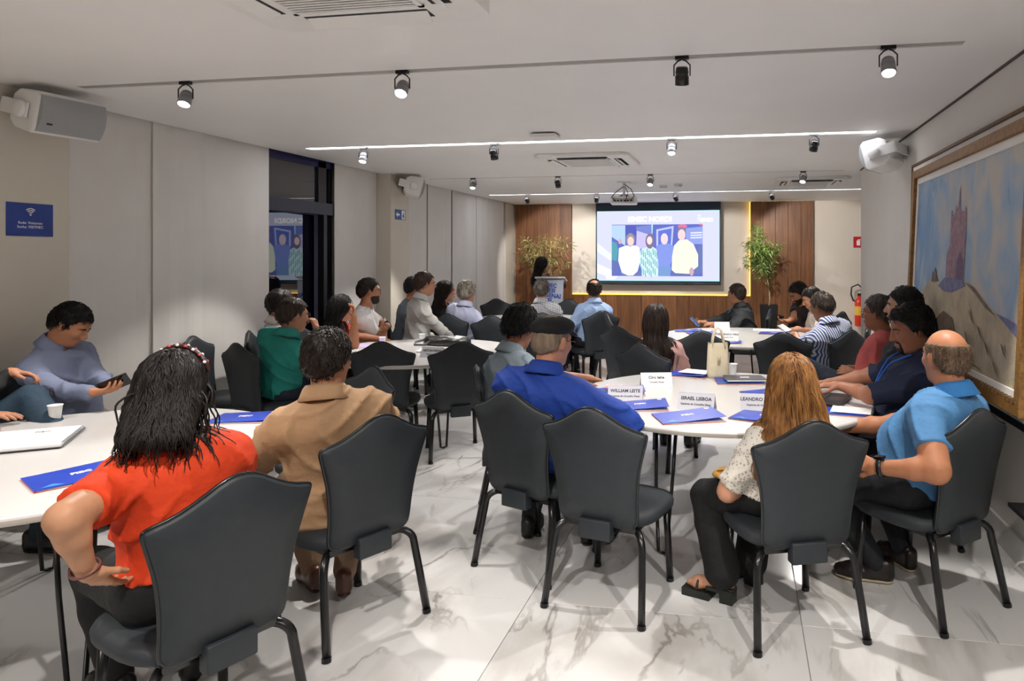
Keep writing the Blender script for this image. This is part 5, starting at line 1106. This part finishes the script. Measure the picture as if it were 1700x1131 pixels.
# ------------------------------------------------------------------ the people in the room
PEOPLE = [
  {'label': 'woman in an orange blouse with her left hand on her hip in the foreground', 'hip': (-1.748, 1.948, 0.535), 'yaw': 58, 'head': (-1.828, 1.979, 1.104), 'hyaw': 12, 'fem': True, 'g': 1.12, 'sw': 0.165, 'fat': 0.98, 'al': 1.06, 'skin': 'c4906f', 'top': 'd43c0c', 'pants': '070708', 'sleeve': 'short', 'tname': 'blouse', 'hem': 0.1, 'loose': 0.006, 'L': {'w': (-1.797, 1.639, 0.671), 'E': (-1.788, 1.569, 0.845), 'd': (-0.012, 0.13, -0.122), 'n': (-0.2, 1, 0.2), 'c': 0.35}, 'R': {'w': (-2.1, 2.35, 0.74), 'e': (-1.75, 2.45, 0.6)}, 'hair': ('120f0f', '2c2624'), 'hstyle': 'long', 'hlen': 0.135, 'hw': 0.084, 'hspread': 1.1, 'stick': 0.014, 'ns': 1500, 'wave': 0.003, 'sjit': 0.4, 'swid': 0.0042, 'hres': 0.005, 'handres': 0.004, 'res': 0.011, 'hback': 0.04, 'bands': [('bracelet', -1, 0.93, 0.034, 0.008, '7a4a40')], 'hs': 1.04, 'hth': 0.013},
  {'label': 'man in a tan jacket and brown shoes seen from behind at the left table', 'hip': (-1.718, 2.749, 0.535), 'yaw': 40, 'head': (-1.747, 2.714, 1.104), 'hyaw': 2, 'g': 1.18, 'sw': 0.185, 'skin': 'a8765a', 'top': '9c7b5a', 'pants': '8a6f58', 'sleeve': 'long', 'jacket': 1, 'collar': 1, 'tail': 0.33, 'loose': 0.01, 'wr': 0.012, 'L': {'w': (-2.298, 2.89, 0.578), 'e': (-2.013, 2.586, 0.607)}, 'R': {'w': (-1.75, 3.25, 0.62), 'e': (-1.3, 2.8, 0.6)}, 'Lf': {'a': (-1.947, 2.902), 'z': 0.1}, 'Rf': {'a': (-1.777, 2.882), 'z': 0.11}, 'shoe': '4a2618', 'sole': '2a1c14', 'hair': ('17120f', '2a211b'), 'ns': 650, 'slen': 0.028, 'hres': 0.005, 'res': 0.012, 'hs': 1.06, 'hth': 0.013, 'sres': 0.009, 'nk': 1.08},
  {'label': 'man in a grey-blue shirt looking down at his phone against the left wall', 'hip': (-3.96, 3.518, 0.535), 'yaw': -88, 'head': (-3.887, 3.449, 1.146), 'hyaw': -72, 'pitch': 32, 'g': 1.05, 'skin': 'b47c5c', 'top': '6f7790', 'pants': '8f836e', 'sleeve': 'long', 'collar': 1, 'belly': 0.01, 'R': {'w': (-3.436, 3.164, 0.819), 'e': (-3.662, 3.154, 0.689), 'd': (0.9, 0.25, 0.1), 'n': (0, 0.3, 1), 'c': 0.5}, 'L': {'w': (-3.547, 3.378, 0.815), 'e': (-3.832, 3.58, 0.622), 'd': (0.8, -0.3, 0), 'n': (0, 0, 1), 'c': 0.5}, 'hair': ('0c0b0b', '1d1a18'), 'hstyle': 'short', 'ns': 700, 'slen': 0.03, 'comb': 0.55, 'hth': 0.01, 'hres': 0.005},
  {'label': 'person in blue jeans and a black top cut off by the left picture edge', 'hip': (-3.98, 2.9, 0.52), 'yaw': -85, 'head': (-4.0, 2.9, 1.16), 'hyaw': -40, 'top': '141416', 'pants': '20384a', 'sleeve': 'long', 'skin': 'b98263', 'Rf': {'k': (-3.653, 3.023, 0.813), 'a': (-3.34, 2.907, 0.638)}, 'R': {'w': (-3.758, 3.004, 0.946), 'e': (-3.868, 2.863, 0.899), 'd': (0.8, 0.5, -0.2), 'n': (0.3, -0.2, -1), 'c': 0.5}, 'L': {'w': (-3.655, 2.799, 0.775), 'e': (-3.844, 2.765, 0.74), 'd': (0.9, 0.3, -0.05), 'n': (0, 0, -1), 'c': 0.2}, 'hair': ('17120f', '2a211b')},
  {'label': 'man in a teal polo shirt and glasses resting his chin on his hand', 'hip': (-3.593, 4.869, 0.535), 'yaw': -12, 'head': (-3.371, 4.781, 1.098), 'hyaw': -32, 'pitch': 5, 'g': 1.12, 'skin': 'b98467', 'top': '1f8a80', 'pants': '1d2536', 'collar': 1, 'R': {'w': (-3.228, 4.857, 0.982), 'e': (-3.112, 4.827, 0.748), 'd': (-0.4, 0.2, 0.8), 'n': (-0.8, 0, -0.2), 'c': 1.0}, 'L': {'w': (-3.25, 5.2, 0.74), 'e': (-3.9, 5.0, 0.6)}, 'hair': ('241b16', '4a3c32'), 'ns': 250, 'glasses': 1, 'hs': 1.05},
  {'label': 'man in a white patterned shirt behind the teal polo', 'hip': (-3.932, 5.488, 0.535), 'yaw': -58, 'head': (-3.886, 5.349, 1.136), 'hyaw': -38, 'g': 1.08, 'skin': 'a87458', 'top': 'd8ccc8', 'pants': '23262e', 'pat': 'dots', 'pc': 'b08a88', 'collar': 1, 'hair': ('17120f', '2a211b'), 'ns': 200, 'hs': 1.05},
  {'label': 'woman in a red dress with long black hair resting her cheek on her hand', 'hip': (-3.86, 6.023, 0.535), 'yaw': -66, 'head': (-3.66, 5.897, 1.068), 'hyaw': -42, 'fem': True, 'skin': 'b97f60', 'top': 'b3301f', 'pants': '2a2020', 'tname': 'dress', 'hair': ('0c0b0b', '1d1a18'), 'hstyle': 'long', 'hlen': 0.33, 'hw': 0.085, 'ns': 350, 'R': {'w': (-3.44, 5.733, 0.996), 'e': (-3.206, 5.674, 0.769), 'd': (-0.2, 0.3, 0.85), 'n': (-0.6, -0.5, 0), 'c': 0.5}, 'L': {'w': (-3.5, 6.3, 0.74), 'e': (-3.8, 6.5, 0.6)}, 'bands': [('bracelet', 1, 0.8, 0.033, 0.01, 'b08a3c')]},
  {'label': 'man in a white T-shirt and glasses with crossed arms by the glass door', 'hip': (-3.861, 6.537, 0.535), 'yaw': -62, 'head': (-3.723, 6.495, 1.194), 'hyaw': -56, 'g': 1.12, 'skin': 'b07a5c', 'top': 'dcd9d6', 'pants': '22262e', 'beard': 'full', 'glasses': 1, 'fat': 1.12, 'R': {'w': (-3.667, 6.666, 0.86), 'e': (-3.6, 6.2, 0.7), 'd': (-0.35, 0.88, 0.1), 'n': (-0.8, -0.3, 0), 'c': 0.5}, 'L': {'w': (-3.56, 6.55, 0.84), 'e': (-3.7, 6.95, 0.7), 'd': (0.3, -0.88, 0.0), 'n': (-0.8, -0.3, 0), 'c': 0.5}, 'hair': ('17120f', '2a211b'), 'ns': 250, 'bands': [('wristwatch', -1, 0.6, 0.044, 0.02, '111214')], 'hs': 1.05},
  {'label': 'person with dark hair almost hidden behind the pale grey shirt man', 'hip': (-3.963, 7.63, 0.535), 'yaw': -60, 'head': (-3.765, 7.555, 1.184), 'hyaw': -40, 'top': '6d7680', 'hair': ('0c0b0b', '1d1a18'), 'skin': 'a87458', 'hs': 1.05},
  {'label': 'man in a pale grey long-sleeved shirt and glasses sitting by the far pillar', 'hip': (-3.504, 7.011, 0.535), 'yaw': -46, 'head': (-3.37, 7.016, 1.25), 'hyaw': -46, 'g': 1.0, 'skin': 'bf8a6d', 'top': 'b4b2ae', 'pants': '23262e', 'sleeve': 'long', 'collar': 1, 'glasses': 1, 'R': {'w': (-3.15, 7.3, 0.6), 'e': (-3.038, 6.77, 0.711)}, 'hair': ('2a1c16', '463028'), 'ns': 200, 'hs': 1.05},
  {'label': 'woman dressed in black with long dark hair in front of the blinds', 'hip': (-3.704, 8.011, 0.535), 'yaw': -55, 'head': (-3.544, 7.95, 1.124), 'hyaw': -58, 'fem': True, 'skin': 'c08a70', 'top': '131214', 'pants': '131214', 'hair': ('120d0c', '2b2019'), 'hstyle': 'long', 'hlen': 0.36, 'hw': 0.08, 'ns': 260, 'hs': 1.05},
  {'label': 'man with curly grey hair in a lilac shirt leaning on the far table', 'hip': (-3.217, 7.67, 0.535), 'yaw': -16, 'head': (-3.116, 7.569, 1.133), 'hyaw': -12, 'g': 1.12, 'skin': 'b98068', 'top': 'a6abc4', 'pants': '22242c', 'sleeve': 'long', 'collar': 1, 'R': {'w': (-2.695, 7.594, 0.727), 'e': (-2.696, 7.34, 0.653)}, 'L': {'w': (-3.15, 8.1, 0.74), 'e': (-3.6, 7.8, 0.6)}, 'hair': ('55504a', 'a39a8c'), 'ns': 350, 'slen': 0.035, 'curl': 2.2, 'hth': 0.02, 'hs': 1.04},
  {'label': 'man in a white checked shirt sitting in front of the lectern', 'hip': (-2.281, 7.97, 0.535), 'yaw': 6, 'head': (-2.359, 8.01, 1.146), 'hyaw': 14, 'g': 1.05, 'skin': 'c08a70', 'top': 'c9c9cc', 'pants': '22242c', 'pat': 'check', 'pc': '4a4d58', 'collar': 1, 'hair': ('332d29', '6a625a'), 'ns': 200, 'hs': 1.05},
  {'label': 'man in a pale blue shirt with a bald spot facing the screen', 'hip': (-1.812, 8.316, 0.535), 'yaw': 26, 'head': (-1.775, 8.317, 1.136), 'hyaw': 4, 'g': 1.12, 'skin': 'c08a6c', 'top': '96aed4', 'pants': '14161c', 'sleeve': 'long', 'collar': 1, 'L': {'w': (-2.217, 8.289, 0.658), 'e': (-2.044, 8.117, 0.635)}, 'hair': ('1c1512', '332720'), 'ns': 200, 'spot': (0, -0.055, 0.112, 0.05), 'hs': 1.05},
  {'label': 'man with black hair in a grey shirt leaning over left of the royal blue shirt', 'hip': (-1.308, 3.968, 0.535), 'yaw': -40, 'head': (-1.319, 4.031, 1.115), 'hyaw': -18, 'pitch': 18, 'roll': 6, 'g': 1.12, 'skin': 'a06c50', 'top': '74828c', 'pants': '1b1e26', 'collar': 1, 'sleeve': 'elbow', 'R': {'w': (-0.98, 4.28, 0.74), 'e': (-1.1, 3.95, 0.7)}, 'L': {'w': (-1.0, 4.5, 0.74), 'e': (-1.3, 4.5, 0.7)}, 'hair': ('070707', '141312'), 'ns': 450, 'slen': 0.035, 'hth': 0.02, 'res': 0.012, 'hs': 1.06},
  {'label': 'man in a royal blue shirt and black flat cap seen from behind', 'hip': (-1.004, 3.451, 0.535), 'yaw': -12, 'head': (-0.938, 3.388, 1.118), 'hyaw': -28, 'pitch': 8, 'g': 1.2, 'sw': 0.19, 'fat': 1.1, 'skin': 'b9826a', 'top': '0a358c', 'pants': '17191f', 'sleeve': 'long', 'collar': 1, 'glasses': 1, 'loose': 0.008, 'R': {'w': (-0.7, 3.552, 0.725), 'e': (-0.531, 3.207, 0.776)}, 'L': {'w': (-0.95, 3.95, 0.74), 'e': (-1.3, 3.6, 0.6)}, 'Lf': {'a': (-1.157, 3.704)}, 'Rf': {'a': (-0.79, 3.668), 'd': (0.6, 0.8)}, 'hair': ('6a5a4c', '8d7c6a'), 'hth': 0.005, 'ns': 250, 'slen': 0.012, 'swid': 0.0014, 'res': 0.011, 'hs': 1.06, 'nk': 1.05},
  {'label': 'woman in a pink blouse with long straight dark hair beside the tote bag', 'hip': (-0.573, 5.333, 0.535), 'yaw': -8, 'head': (-0.644, 5.269, 1.052), 'hyaw': 4, 'fem': True, 'skin': 'b98268', 'top': 'd0a39c', 'pants': '33507a', 'tname': 'blouse', 'hair': ('150e0c', '33241d'), 'hstyle': 'long', 'hlen': 0.36, 'hw': 0.085, 'ns': 700, 'wave': 0, 'sjit': 0.1, 'R': {'w': (-0.35, 5.55, 0.62), 'e': (-0.45, 5.202, 0.709)}, 'res': 0.012, 'hs': 1.03, 'hspread': 0.9},
  {'label': 'man in a black jacket with a blue lanyard holding a dark blue phone', 'hip': (0.06, 8.75, 0.535), 'yaw': 74, 'head': (-0.066, 8.674, 1.082), 'hyaw': 62, 'g': 1.15, 'skin': 'a06e52', 'top': '1c1e22', 'pants': '17181c', 'sleeve': 'long', 'jacket': 1, 'collar': 1, 'L': {'w': (-0.312, 8.173, 0.761), 'e': (-0.181, 8.247, 0.685), 'd': (-1, -0.1, 0.0), 'n': (0, 0.4, -0.8), 'c': 0.6}, 'R': {'w': (-0.422, 8.407, 0.759), 'e': (-0.232, 8.848, 0.683), 'd': (-1, -0.2, 0), 'n': (0, -0.4, 0.8), 'c': 0.6}, 'hair': ('231b17', '40342c'), 'ns': 250, 'slen': 0.02, 'hs': 1.05},
  {'label': 'bearded man in a dark brown T-shirt looking down at a phone', 'hip': (0.705, 8.937, 0.535), 'yaw': 118, 'head': (0.684, 8.758, 1.092), 'hyaw': 112, 'pitch': 30, 'g': 1.08, 'skin': 'a8765a', 'top': '2a1c20', 'pants': '1b1c22', 'beard': 'full', 'R': {'w': (0.547, 8.53, 0.771), 'e': (0.792, 9.184, 0.513), 'd': (-1, -0.1, 0.2), 'n': (0.2, -0.3, 1), 'c': 0.6}, 'hair': ('17120f', '2a211b'), 'ns': 250, 'hth': 0.02, 'slen': 0.04, 'hs': 1.05},
  {'label': 'man in a cream T-shirt bending over the far right table', 'hip': (0.881, 8.343, 0.535), 'yaw': 98, 'head': (0.799, 8.321, 1.06), 'hyaw': 96, 'pitch': 25, 'g': 1.05, 'skin': 'b98467', 'top': 'c8bfb0', 'pants': '1b1c22', 'R': {'w': (0.609, 8.237, 0.701), 'e': (0.927, 8.7, 0.498), 'd': (-1, -0.2, 0), 'n': (0, 0, -1), 'c': 0.3}, 'L': {'w': (0.62, 7.934, 0.753), 'e': (0.784, 7.963, 0.586), 'd': (-1, 0, -0.1), 'n': (0, 0, -1), 'c': 0.4}, 'hair': ('17120f', '2a211b'), 'ns': 200, 'hs': 1.05},
  {'label': 'man in a blue and white striped shirt and glasses using a blue phone', 'hip': (0.779, 6.527, 0.535), 'yaw': 42, 'head': (0.706, 6.425, 1.097), 'hyaw': 48, 'pitch': 16, 'g': 1.18, 'skin': 'a87458', 'top': 'd4d6dc', 'pants': '151920', 'pat': 'stripe', 'pc': '2c4a8c', 'collar': 1, 'glasses': 1, 'L': {'w': (0.51, 6.746, 0.81), 'e': (0.366, 6.364, 0.612), 'd': (-0.6, 0.8, 0), 'n': (0.3, 0.2, -0.8), 'c': 0.5}, 'R': {'w': (0.597, 7.117, 0.818), 'e': (0.984, 7.084, 0.521), 'd': (-0.8, 0.3, 0), 'n': (0, 0, -1), 'c': 0.5}, 'hair': ('241d1a', '453b34'), 'ns': 250, 'spot': (0.01, -0.07, 0.1, 0.038), 'hs': 1.05},
  {'label': 'man in a coral T-shirt and glasses with clasped hands near the right wall', 'hip': (0.92, 5.28, 0.535), 'yaw': 62, 'head': (0.977, 5.305, 1.137), 'hyaw': 62, 'g': 1.0, 'skin': 'a06c50', 'top': 'cf6460', 'pants': '1c2434', 'glasses': 1, 'L': {'w': (0.78, 5.168, 0.724), 'e': (0.92, 5.041, 0.657), 'd': (-0.8, 0.5, 0.1), 'n': (0.3, 0.5, -0.3), 'c': 0.9}, 'R': {'w': (0.79, 5.323, 0.725), 'e': (1.012, 5.667, 0.639), 'd': (-0.8, -0.4, 0), 'n': (-0.2, -0.6, -0.4), 'c': 0.9}, 'Lf': {'k': (0.458, 5.314, 0.735), 'a': (0.307, 5.338, 0.356)}, 'hair': ('2a2624', '5a534c'), 'ns': 250, 'res': 0.012, 'hs': 1.05},
  {'label': 'man in a dark jacket and white collar half hidden behind the navy shirt', 'hip': (0.931, 4.727, 0.535), 'yaw': 75, 'head': (1.055, 4.862, 1.214), 'hyaw': 74, 'g': 1.0, 'skin': 'c4937a', 'top': '22242a', 'ccol': 'd8d8dc', 'pants': '17181c', 'sleeve': 'long', 'jacket': 1, 'collar': 1, 'hair': ('0c0b0b', '1d1a18'), 'ns': 250, 'hs': 1.05},
  {'label': 'bearded man in a navy shirt with a blue lanyard typing on the laptop', 'hip': (0.84, 4.153, 0.535), 'yaw': 84, 'head': (0.916, 4.045, 1.148), 'hyaw': 98, 'pitch': 14, 'g': 1.2, 'sw': 0.19, 'skin': '9a664c', 'top': '0f1c38', 'pants': '101218', 'sleeve': 'elbow', 'collar': 1, 'beard': 'goatee', 'L': {'w': (0.54, 4.079, 0.821), 'e': (0.679, 3.799, 0.788), 'd': (-1, 0.15, -0.05), 'n': (0, 0.1, -1), 'c': 0.45}, 'R': {'w': (0.542, 4.415, 0.778), 'e': (0.823, 4.821, 0.654), 'd': (-1, -0.1, -0.05), 'n': (0, 0, -1), 'c': 0.4}, 'hair': ('0a0908', '1a1614'), 'ns': 450, 'slen': 0.035, 'hth': 0.018, 'hres': 0.005, 'res': 0.012, 'handres': 0.0045, 'hs': 1.08},
  {'label': 'balding man in a light blue polo shirt with a wristwatch in the right foreground', 'hip': (0.807, 3.363, 0.535), 'yaw': 44, 'head': (0.9, 3.331, 1.094), 'hyaw': 24, 'g': 1.2, 'sw': 0.185, 'belly': 0.05, 'fat': 1.08, 'skin': 'b07656', 'top': '4a7fb0', 'pants': '14171e', 'collar': 1, 'ccol': '2f78ba', 'hstyle': 'horseshoe', 'hair': ('4a3a2e', '7a6450'), 'hth': 0.006, 'ns': 600, 'slen': 0.02, 'swid': 0.0016, 'L': {'w': (0.56, 3.067, 0.661), 'e': (0.766, 2.901, 0.642), 'd': (-0.75, 0.6, 0.1), 'n': (0.5, 0.5, -0.5), 'c': 0.5}, 'R': {'w': (0.45, 3.75, 0.66), 'e': (1.0, 3.8, 0.6)}, 'Lf': {'a': (0.633, 3.466), 'd': (-1, 0.15)}, 'Rf': {'a': (0.794, 3.647), 'd': (-0.4, 0.8)}, 'shoe': '1d1512', 'sole': 'b9a98c', 'bands': [('wristwatch', -1, 0.92, 0.035, 0.02, '16181c')], 'res': 0.011, 'hres': 0.005, 'handres': 0.0042, 'hs': 1.07, 'sres': 0.008, 'nk': 1.15},
  {'label': 'woman with long straight blonde hair in a white lace blouse and black trousers', 'hip': (0.173, 3.099, 0.535), 'yaw': 24, 'head': (0.212, 3.065, 0.99), 'hyaw': 2, 'fem': True, 'g': 1.0, 'sw': 0.15, 'hip2': 1, 'skin': 'c08c70', 'top': 'dcd6cc', 'pants': '060607', 'pat': 'lace', 'pc': 'a79c8e', 'tname': 'blouse', 'sleeve': 'half', 'loose': 0.008, 'hstyle': 'long', 'hlen': 0.36, 'hw': 0.1, 'hspread': 1.9, 'hair': ('6a4526', 'b57f48'), 'ns': 1500, 'swid': 0.0028, 'sjit': 0.12, 'L': {'w': (-0.052, 3.242, 0.532), 'e': (-0.015, 2.893, 0.623), 'd': (-0.3, 0.9, 0), 'n': (0.3, 0, -0.9), 'c': 0.7}, 'R': {'w': (0.2, 3.5, 0.6), 'e': (0.5, 3.2, 0.6)}, 'Lf': {'k': (-0.163, 3.242, 0.441), 'a': (-0.083, 3.155, 0.123), 'd': (-0.8, 0.3)}, 'Rf': {'a': (0.04, 3.36), 'd': (-0.6, 0.6)}, 'flare': 0.03, 'shoes': False, 'res': 0.011, 'hres': 0.005, 'sres': 0.008, 'hs': 1.05, 'hth': 0.016},
  {'label': 'presenter with long dark wavy hair in black standing at the lectern', 'hip': (-3.22, 11.3, 0.86), 'stand': 1, 'yaw': -20, 'head': (-3.277, 11.198, 1.409), 'hyaw': -45, 'fem': True, 'skin': 'b07c60', 'top': '111113', 'pants': '111113', 'sleeve': 'long', 'hair': ('0e0b0a', '241b17'), 'hstyle': 'long', 'hlen': 0.34, 'hw': 0.085, 'ns': 260, 'wave': 0.004, 'Lf': {'k': (-3.3, 11.32, 0.47), 'a': (-3.3, 11.3, 0.085)}, 'Rf': {'k': (-3.14, 11.34, 0.47), 'a': (-3.14, 11.32, 0.085)}, 'R': {'w': (-2.98, 10.95, 1.2), 'e': (-2.9, 11.3, 0.95)}, 'L': {'w': (-3.2, 10.95, 1.2), 'e': (-3.5, 11.3, 0.95)}, 'hs': 1.06},
]
for sp_ in PEOPLE: person(sp_)
# ------------------------------------------------------------------ things worn or held
def who(frag): return next(s for s in PEOPLE if frag in s['label'])['_J']
J = who('flat cap'); hs = J['hs']
cp_ = xf([EL_(np.array([0, -.012, .072])*hs, rotx(8), np.array([.097, .118, .052])*hs, .03), EL_(np.array([0, .085, .045])*hs, rotx(-14), np.array([.066, .055, .013])*hs, .02)], J['hd'], J['Rh'])
f = Field(cp_, .006, .02); q_ = (f.P-J['hd'])@J['Rh']; f.cut(.036*hs+.12*np.minimum(0, q_[..., 1])-q_[..., 2]); npobj('flat_cap', *f.mesh(), M('cap_black', '0d0d0f', .8, .1, 30, .3, 200), J['e'], J['base'])
J = who('orange blouse'); mb = MB(); P_ = [J['hd']+J['Rh']@np.array([.098*math.sin(a), .02, .036+.108*math.cos(a)])*J['hs'] for a in [math.radians(-75+15*k) for k in range(11)]]
mb.tube(P_, .008, 8); hb_o = npobj('headband', np.array(mb.v), mb.f, M('headband_dark', '3a1c1e', .4), J['e'], J['base'])
for k, p in enumerate(P_[1:-1]):
    for dy in (-.008, .008):
        m_ = MB().lathe([(.0001, -.006), (.005, -.003), (.006, 0), (.005, .003), (.0001, .006)], 8, Vector(p+J['Rh']@np.array([0, dy, .004])), cap=False); npobj('bead', np.array(m_.v), m_.f, M('bead_red', 'c0484a', .2) if (k+(dy > 0)) % 2 else M('bead_clear', 'e8e0e0', .15), hb_o, J['base'])
def lanyard(J, col, g):
    T = J['T']
    for s in (-1, 1):
        P0 = [np.array(T(s*x, y, t)) for x, y, t in ((.055, .02, 1.02), (.062, .08, .92), (.05, .13, .75), (.03, .15, .55), (.006, .16, .42))]; Q = []
        for i in range(len(P0)-1):
            for t in (0, .33, .66): Q.append(P0[i]*(1-t)+P0[i+1]*t)
        Q = np.array(Q); d = evall(grow(J['torso'], .024), Q); Q = Q+J['fwd']*np.maximum(0, -d)[:, None]*1.6
        mb = MB().tube(Q.tolist(), .0055, 6); ln = npobj('lanyard', np.array(mb.v), mb.f, M('lanyard_'+col, col, .6), J['e'], J['base'])
    c = Q[-1]+J['fwd']*.012-np.array([0, 0, .05]); mb = MB().box(-.035, .035, -.002, .002, -.05, .05, Matrix(np.stack([J['right'], J['fwd'], J['up']], 1).tolist()), Vector(c)); npobj('badge', np.array(mb.v), mb.f, M('badge_white', 'd8dce4', .3), J['e'], J['base'], False)
lanyard(who('navy shirt with'), '2a62c0', 1.2); lanyard(who('black jacket with'), '3a9ad0', 1.15)
def phone(c, ax, up_, label, col, glow=None):
    ax = nv(ax); up_ = np.asarray(up_, float); up_ = nv(up_-ax*(up_@ax)); n = np.cross(ax, up_); R_ = Matrix(np.stack([ax, up_, n], 1).tolist()); e = empty('phone', c, 0, label, 'phone')
    MB().box(-.072, .072, -.036, .036, -.004, .004, R_).build('case', M('phone_'+col, col, .3), e, bevel=.002); MB().box(-.069, .069, -.033, .033, .004, .0047, R_).build('display', EM('phone_glow_'+glow, glow, .9) if glow else M('phone_glass', '0a0c10', .1), e)
PH = [((-3.368, 3.237, 0.856), (0.6, 0.4, 0.3), (0.2, -0.3, 1), 'black phone held by the man against the left wall', '15161a', None), ((-0.537, 8.184, 0.778), (-0.6, 0.1, 0.6), (0.3, 0.9, 0.2), 'dark blue phone held by the man in the black jacket', '1d3f70', None), ((0.426, 8.508, 0.821), (-0.9, -0.2, 0.3), (0.2, 0, 1), 'black phone held by the man in the dark brown T-shirt', '141417', None), ((0.401, 6.777, 0.867), (-0.5, 0.7, 0.3), (0.6, 0.5, 0.2), 'phone with a glowing blue screen in front of the striped shirt', '1a2a40', '3fa8f0')]
for a in PH: phone(*a)
# mustard pouch in the blonde woman's hand
c_ = Vector((-0.051, 3.161, 0.573)); po = empty('pouch', c_, .4, 'mustard yellow pouch in the lap of the blonde woman', 'pouch'); v = []; f_ = []; n = 20
for i in range(9):
    for k in range(n):
        t = math.pi*(i+.02)/8.04; a = 2*math.pi*k/n; v.append((.085*math.sin(t)*math.cos(a), .05*math.sin(t)*math.sin(a)*(1+.1*math.sin(3*a)), .026*math.cos(t)+.004*math.sin(4*a)))
for i in range(8):
    for k in range(n): f_.append((i*n+k, i*n+(k+1) % n, (i+1)*n+(k+1) % n, (i+1)*n+k))
meshobj('pouch_body', v, f_, M('mustard', 'b8863a', .6, .15, 30, .3, 80), po, True); MB().tube([(-.07, -.02, .022), (0, -.028, .028), (.07, -.02, .022)], .003, 5).build('zip', M('zip_gold', '8a6a2a', .3, metal=.6), po, True)
# sandals of the blonde woman
J = who('blonde')
for s in (-1, 1):
    hj, kn, an, d = J['legs'][s]; d = nv([d[0], d[1], 0]); c = np.array([an[0], an[1], 0.]); sd = np.array([-d[1], d[0], 0]); zz = np.array([0, 0, 1.])
    ft = [RC(c-d*.03+zz*.085, c+d*.02+zz*.10, .028, .03, .03), RC(c+d*.02+zz*.085, c+d*.12+zz*.055, .03, .028, .03), RC(c+d*.12+zz*.055, c+d*.165+zz*.045, .028, .014, .02), RC(c-d*.0+zz*.09, an+zz*.08, .032, .034, .02)]
    npobj('foot', *Field(ft, .008, .02).mesh(), skinmat('c08c70'), J['e'], J['base'])
    R_ = Matrix(np.stack([d, sd, zz], 1).tolist()); mb = MB().box(-.055, .005, -.03, .03, 0, .07, R_, Vector(c)).box(-.055, .07, -.034, .034, .045, .062, R_, Vector(c)).box(.05, .185, -.042, .042, 0, .034, R_, Vector(c))
    sn = npobj('sandal', np.array(mb.v), mb.f, M('sandal_black', '151a16', .35), J['e'], J['base'], False)
    for (a0, z0) in ((.11, .05), (.0, .125)):
        st_ = MB().tube([Vector(c+d*a0+sd*math.cos(t)*.042+zz*(z0+.04*math.sin(t)-.01)) for t in [math.pi*k/10 for k in range(11)]], .006, 6); npobj('strap', np.array(st_.v), st_.f, M('sandal_black', '151a16', .35), sn, J['base'])
